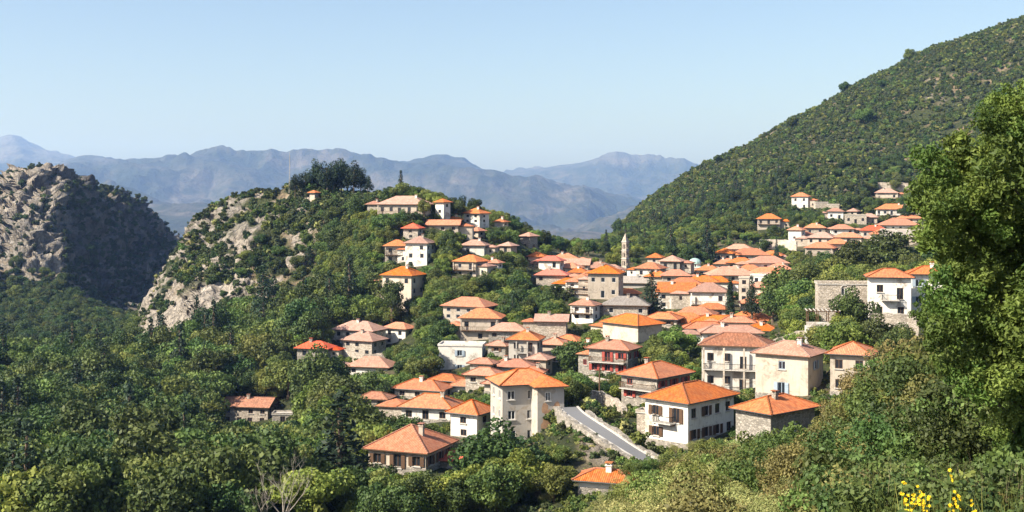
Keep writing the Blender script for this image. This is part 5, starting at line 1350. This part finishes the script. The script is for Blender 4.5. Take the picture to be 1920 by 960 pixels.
# ------------------------------------------------------------------ dead tree
def dead_tree(px, Y, h, label, seed):
    r = random.Random(seed); z = float(ground_z(px,Y)); root = empty('dead_tree', (wx(px,Y),Y,z)); tag(root, label, 'tree')
    tr = MB(); tr.tube([(0,0,-1),(.05,0,h*.2),(.12,.05,h*.34)],[.17,.14,.11],6); tr.build('trunk', [M['palebark']], root)
    def br(p, d, l, rad, lev, mb):
        pts = [p]; q = Vector(p); dd = Vector(d)
        for k in range(4):
            dd = (dd+Vector((r.uniform(-.25,.25),r.uniform(-.25,.25),r.uniform(-.05,.22)))).normalized(); q = q+dd*l/4; pts.append(q.copy())
        mb.tube(pts, [rad*(1-.18*k) for k in range(5)], 4)
        if lev:
            for k in range(r.choice((2,3))):
                i = r.choice((2,3,4)); e = (dd+Vector((r.uniform(-1,1),r.uniform(-1,1),r.uniform(-.1,.6)))).normalized()
                br(pts[i], e, l*r.uniform(.5,.75), rad*.5, lev-1, mb)
    for k in range(6):
        mb = MB(); a = k*1.05+r.uniform(-.3,.3); br((.12,.05,h*.33), (math.cos(a)*.75,math.sin(a)*.45,1), h*.5, .085, 3, mb); mb.build('branch', [M['palebark']], root)
dead_tree(530,134,7.2,'bare pale dead tree with forked branches at the bottom of the forest',5)
dead_tree(487,137,4.6,'smaller bare dead tree left of the larger dead tree',8)
for k_ in range(46):      # small growth at the foot of the dead trees
    p_ = random.uniform(425,730); Y_ = random.uniform(136,182); s_ = random.uniform(.8,1.9)
    if abs(p_-638) < 30: continue
    o = link('shrub', SP[('shrubg','shrubd','shrubg')[k_%3]][k_%3], None, (wx(p_,Y_),Y_,float(ground_z(p_,Y_))), random.uniform(0,6.28), s_); tag(o, 'green shrub in the undergrowth around the dead trees and tallest fir', 'shrub', 'undergrowth around the dead trees')
tree_thing('dark',2,935,152,8.8,'largest round dark tree below the corner mansion',None,None,956,wide=1.25)
tree_thing('dark',0,878,150,5.6,'dark tree joined to the left of the largest round tree',None,None,962,wide=1.0)
tree_thing('dark',1,1005,158,5.6,'dark tree joined to the right of the largest round tree',None,None,935,wide=.9)

# ------------------------------------------------------------------ the great leafy tree at the right edge
def cluster_mesh(seed, n=1500, leaf=.043, mat='leaf_tree'):
    p, d, tint, L = crown_points(seed, n, 12, .55, .5, -.5, 'round', .9, ls=(.18,.42))
    v, f, t = leaf_cloud(p, d, leaf, seed, .55, .8, tint, True)
    me = np_mesh('leaf_cluster', v, f, [M[mat]]); a = me.attributes.new('tint','FLOAT','POINT'); a.data.foreach_set('value', t.astype(np.float32)); return me
CM = [cluster_mesh(500+k) for k in range(5)]
gt = empty('great_tree', (wx(2050,22.5),22.5,wz(990,22.5))); tag(gt, 'great leafy green tree filling the right edge of the view close by', 'tree')
G = [(1905,190,52),(1862,228,46),(1890,262,58),(1800,292,46),(1762,322,50),(1842,318,60),(1900,350,66),(1748,378,48),(1800,380,60),(1860,415,62),(1925,430,66),(1752,432,42),(1800,455,58),(1880,490,64),(1830,520,50),
     (1775,560,52),(1735,588,34),(1830,585,60),(1900,575,60),(1770,618,48),(1850,650,60),(1925,655,64),(1795,672,46),(1880,715,58),(1828,722,42),(1935,760,60),(1880,790,46),(1905,850,52),(1940,905,60),(1860,870,36),(1790,510,34),
     (2010,230,70),(2070,270,90),(2000,300,90),(2080,380,110),(2000,470,95),(2090,560,110),(2000,640,95),(2080,730,110),(2000,820,90),(2120,300,110),(2150,640,110),(2030,900,90),(1950,240,60),(1960,540,60),(1960,350,60)]
rg = random.Random(4); gx, gy, gz = gt.location
tops = []
for i, (p, r, rad) in enumerate(G):
    for lay in range(2):
        Yc = 20.5+rg.uniform(-1,1.0)+lay*1.9; s = rad/F*Yc/.55*(rg.uniform(.85,1.3) if lay == 0 else 1.1)
        pp = p+ (rg.uniform(10,40) if lay else 0); rr = r+(rg.uniform(-10,20) if lay else 0)
        c = Vector((wx(pp,Yc),Yc,wz(rr,Yc))); o = link('leaf_cluster', CM[rg.randrange(5)], gt, c-Vector((gx,gy,gz)))
        o.rotation_euler = (rg.uniform(-.5,.5),rg.uniform(-.5,.5),rg.uniform(0,6.28)); o.scale = (s,s,s)
        if lay == 0: tops.append(c-Vector((gx,gy,gz)))
mb = MB(); mb.tube([(0,0,-2),(0,0,1.5),(-.1,0,3.5),(0,.1,5.5),(0,0,7.5)],[.35,.28,.22,.15,.06],8); mb.build('trunk', [M['bark']], gt)
for k in range(0, len(tops), 2):
    c = tops[k]; h0 = max(.6, min(6.8, c.z-1.0-.25*abs(c.x)))
    mb = MB(); mid = Vector((c.x*.5, c.y*.5+.2, h0+(c.z-h0)*.4)); mb.tube([(0,0,h0), mid, c],[.09,.05,.015],5); mb.build('branch', [M['bark']], gt)

# ------------------------------------------------------------------ bushes on the near slope
bush_n = [0]
def bush(kind, px, Y, s, label, group, row=None, tall=1.0):
    me = NB[kind][bush_n[0] % len(NB[kind])]; bush_n[0] += 1
    z = float(ground_z(px,Y))
    o = link('bush', me, None, (wx(px,Y),Y,z+.1), random.uniform(0,6.28), (s,s,s*tall)); return tag(o, label, 'bush', group)
rb = random.Random(12)
for p, Y, s_ in [(1168,138,.8),(1190,140,1.0),(1208,142,1.15),(1226,144,1.2),(1243,145,1.3),(1262,142,1.2),(1290,138,1.25),(1318,136,1.35),(1346,134,1.3),(1376,134,1.5),(1404,132,1.45),(1432,130,1.3)]:
    bush(['olive','olive','green'][int(p)%3], p, Y, s_, 'bush hiding the foot of the white shuttered house and the lower end of the lane', 'bushes at the foot of the front houses')
for k in range(105):
    Y = rb.uniform(52,128); p = rb.uniform(1165,1640); s = rb.uniform(.8,1.5)
    top = HOR-(float(ground_z(p,Y))+2.5*s)/Y*F
    lim = 800+45*math.sin(p/60)+(40 if p < 1230 else 0) - (0 if p < 1480 else (p-1480)*.6)
    if top < lim: s *= .55
    kd = rb.choice(('olive','olive','olive','olive','brown','green')) if p < 1430 else rb.choice(('brown','dark','green','brown'))
    LB = {'olive':'pale olive bush with fine dry leaves on the near slope below the houses','brown':'brownish bush among pale olive ones on the near slope','green':'green bush among pale olive ones on the near slope','dark':'dark green bush on the near slope left of the thicket'}
    bush(kd, p, Y, s, LB[kd], 'bushes on the near slope')
BIG = [('brown',1600,88,1.5),('brown',1650,92,1.7),('brown',1690,84,1.6),('green',1640,70,1.4),('brown',1600,66,1.2),('dark',1690,66,1.6),('brown',1575,72,1.1),('green',1720,60,1.6),('brown',1735,78,1.8),('dark',1660,54,1.3),('brown',1700,50,1.2),
       ('green',1780,60,1.9),('dark',1760,50,1.6),('brown',1790,46,1.3),('green',1660,98,1.6),('brown',1715,100,1.9),('dark',1830,54,1.9),('green',1880,50,1.9),('brown',1850,70,2.2),('dark',1600,50,1.0),('brown',1640,44,.9),('dark',1700,40,1.1),('green',1750,38,1.0),('dark',1820,38,1.3),('green',1900,38,1.4),('brown',1560,90,1.1),('brown',1545,80,1.0),('dark',1940,46,2.0),('green',1960,38,1.5),('brown',1900,80,2.3)]
BL = {'brown':'tall brownish olive bush in the thicket left of the great tree','green':'tall green bush in the thicket left of the great tree','dark':'tall dark green bush in the thicket left of the great tree'}
for k, p, Y, s in BIG: bush(k, p, Y, s, BL[k], 'tall bushes of the thicket beside the great tree')
for k in range(60):
    Y = rb.uniform(16,46); p = rb.uniform(1180,2000); kd = rb.choice(('olive','olive','olive','brown') if p < 1560 else ('green','dark','brown','dark'))
    zt = float(ground_z(p,Y)); want = rb.uniform(885,945) if p < 1560 else rb.uniform(850,930); hh = wz(want,Y)-zt
    if hh < .5: continue
    bush(kd, p, Y, min(1.3,hh/2.7), {'olive':'low olive bush at the bottom edge of the view','brown':'low brownish bush at the bottom edge of the view','green':'low green bush at the bottom edge of the view','dark':'low dark bush at the bottom edge of the view'}[kd], 'low bushes at the bottom edge')
for k in range(44):
    Y = rb.uniform(10,19); p = rb.uniform(1600,2000); zt = float(ground_z(p,Y)); hh = wz(rb.uniform(895,950),Y)-zt
    bush(rb.choice(('brown','dark','dark','green')), p, Y, max(.25,min(.62,hh/2.7)), 'leafy weed bush behind the yellow flowers', 'weeds behind the yellow flowers')
for k in range(150):      # low plants that close the ground between lower terraces and bushes
    Y = rb.uniform(100,185); p = rb.uniform(1000,1700)
    row = float(base_row(p,Y)); s = rb.uniform(.35,.8)
    if any(abs(wx(p,Y)-hx) < hr*.95 and abs(Y-hy) < hr*.95 for hx,hy,hr in ROOFS): continue
    if min((Vector((wx(p,Y),Y,0))-Vector((q.x,q.y,0))).length for q in rp) < 3.5: continue
    if 1205 < p < 1545 and row-2.2*s/Y*F < 795-(0 if p<1400 else 10): continue
    if bush_n[0] > 285: break
    bush(rb.choice(('green','olive','olive','olive')), p, Y, s, 'small bush on the steep bank around the lane and front houses', 'small bushes on the bank')

# ------------------------------------------------------------------ yellow flowers and grass by the camera
M['yellow'] = m_plain('yellow_petals', (0.80,0.58,0.02), .6, .15); M['stem'] = m_plain('green_stem', (0.10,0.16,0.04), .7, .2)
def petal_mesh():
    mb = MB()
    for k in range(6):
        a = k*1.047; c, s = math.cos(a), math.sin(a)
        P = lambda u, v, w: (c*u-s*v, s*u+c*v, w)
        mb.quad([P(0,0,0), P(.022,-.012,.012), P(.045,0,.01), P(.022,.012,.012)], 0)
    for k in range(5):
        a = k*1.256+.5; c, s = math.cos(a), math.sin(a); P = lambda u, v, w: (c*u-s*v, s*u+c*v, w)
        mb.quad([P(0,0,.004), P(.014,-.009,.022), P(.02,0,.034), P(.014,.009,.022)], 0)
    return mb.mesh('flower', [M['yellow']])
PM = petal_mesh()
def flower_plant(px, Y, top, label):
    z = float(ground_z(px,Y)); h = wz(top,Y)-z; root = empty('yellow_flower_plant', (wx(px,Y),Y,z)); tag(root, label, 'flower', 'yellow flowers near the camera')
    mb = MB(); lx = rb.uniform(-.08,.08); mb.tube([(0,0,-.1),(lx*.5,0,h*.5),(lx,.02,h)],[.008,.006,.004],5); mb.build('stem', [M['stem']], root)
    for k in range(rb.choice((6,8,9))):
        o = link('flower', PM, root, (lx+rb.uniform(-.022,.022), rb.uniform(-.02,.02), h-rb.uniform(0,.17)), 0, rb.uniform(.26,.42)); o.rotation_euler = (rb.uniform(.6,1.7), rb.uniform(-.5,.5), rb.uniform(-.6,.6))
    mb = MB()
    for k in range(10):
        a = rb.uniform(0,6.28); zz = h*rb.uniform(.3,.95); l = rb.uniform(.08,.16); mb.quad([(lx*.5,0,zz),(math.cos(a)*l*.5-.01,math.sin(a)*l*.5,zz+.05),(math.cos(a)*l,math.sin(a)*l,zz+.03),(math.cos(a)*l*.5+.015,math.sin(a)*l*.5,zz+.02)],0)
    mb.build('foliage', [M['stem']], root)
for p, t, Y in [(1694,905,9.5),(1705,925,9.2),(1712,918,9.6),(1722,922,9),(1700,945,9.3),(1730,912,9.7),(1742,925,9.4),(1768,868,9.8),(1776,922,9.1),(1808,905,9.9),(1812,928,9.3),(1830,935,9.0)]:
    flower_plant(p, Y, t, {True:'yellow flower spike in the bright cluster at the bottom right','x':''}.get(p < 1750, 'single yellow flower spike right of the bright flower cluster'))
def grass(name, n, prange, yrange, hfun, seed, mat, label, wd=.006):
    r = np.random.default_rng(seed); px = r.uniform(*prange, n); Y = r.uniform(*yrange, n); z = ground_z(px, Y); x = wx(px,Y)
    h = hfun(px, Y, z, r); k = h > .15; px, Y, z, x, h = px[k], Y[k], z[k], x[k], h[k]; n = len(px)
    a = r.uniform(0,6.28,n); bx, by = np.cos(a)*wd, np.sin(a)*wd; lx, ly = r.normal(0,.16,n)*h, r.normal(0,.12,n)*h
    v = np.stack([np.stack([x-bx,Y-by,z-.05],1),np.stack([x+bx,Y+by,z-.05],1),np.stack([x+bx*.8+lx*.4,Y+by*.8+ly*.4,z+h*.6],1),np.stack([x-bx*.8+lx*.4,Y-by*.8+ly*.4,z+h*.6],1),
                  np.stack([x+bx*.1+lx,Y+by*.1+ly,z+h],1),np.stack([x-bx*.1+lx,Y-by*.1+ly,z+h],1)],1).reshape(-1,3)
    b = np.arange(n)[:,None]*6; f = np.concatenate([b+np.array([0,1,2,3]), b+np.array([3,2,4,5])],0)
    me = np_mesh(name, v, f, [M[mat]]); at = me.attributes.new('tint','FLOAT','POINT'); at.data.foreach_set('value', np.repeat(r.uniform(0,1,n),6).astype(np.float32))
    return tag(link(name, me), label, kind='stuff')
hf = lambda lo, hi: (lambda px, Y, z, r: np.minimum(wz(1,Y)*0+(HOR-r.uniform(lo,hi,len(px)))/F*Y - z, 2.0))
grass('tall_grass', 1500, (1640,1990), (9,15), hf(905,985), 3, 'leaf_mid', 'tall fresh grass and stems in the bottom right corner')
grass('dry_grass', 350, (1640,1960), (10,14), hf(850,960), 4, 'leaf_straw', 'thin dry straw stalks in the bottom right corner', .003)
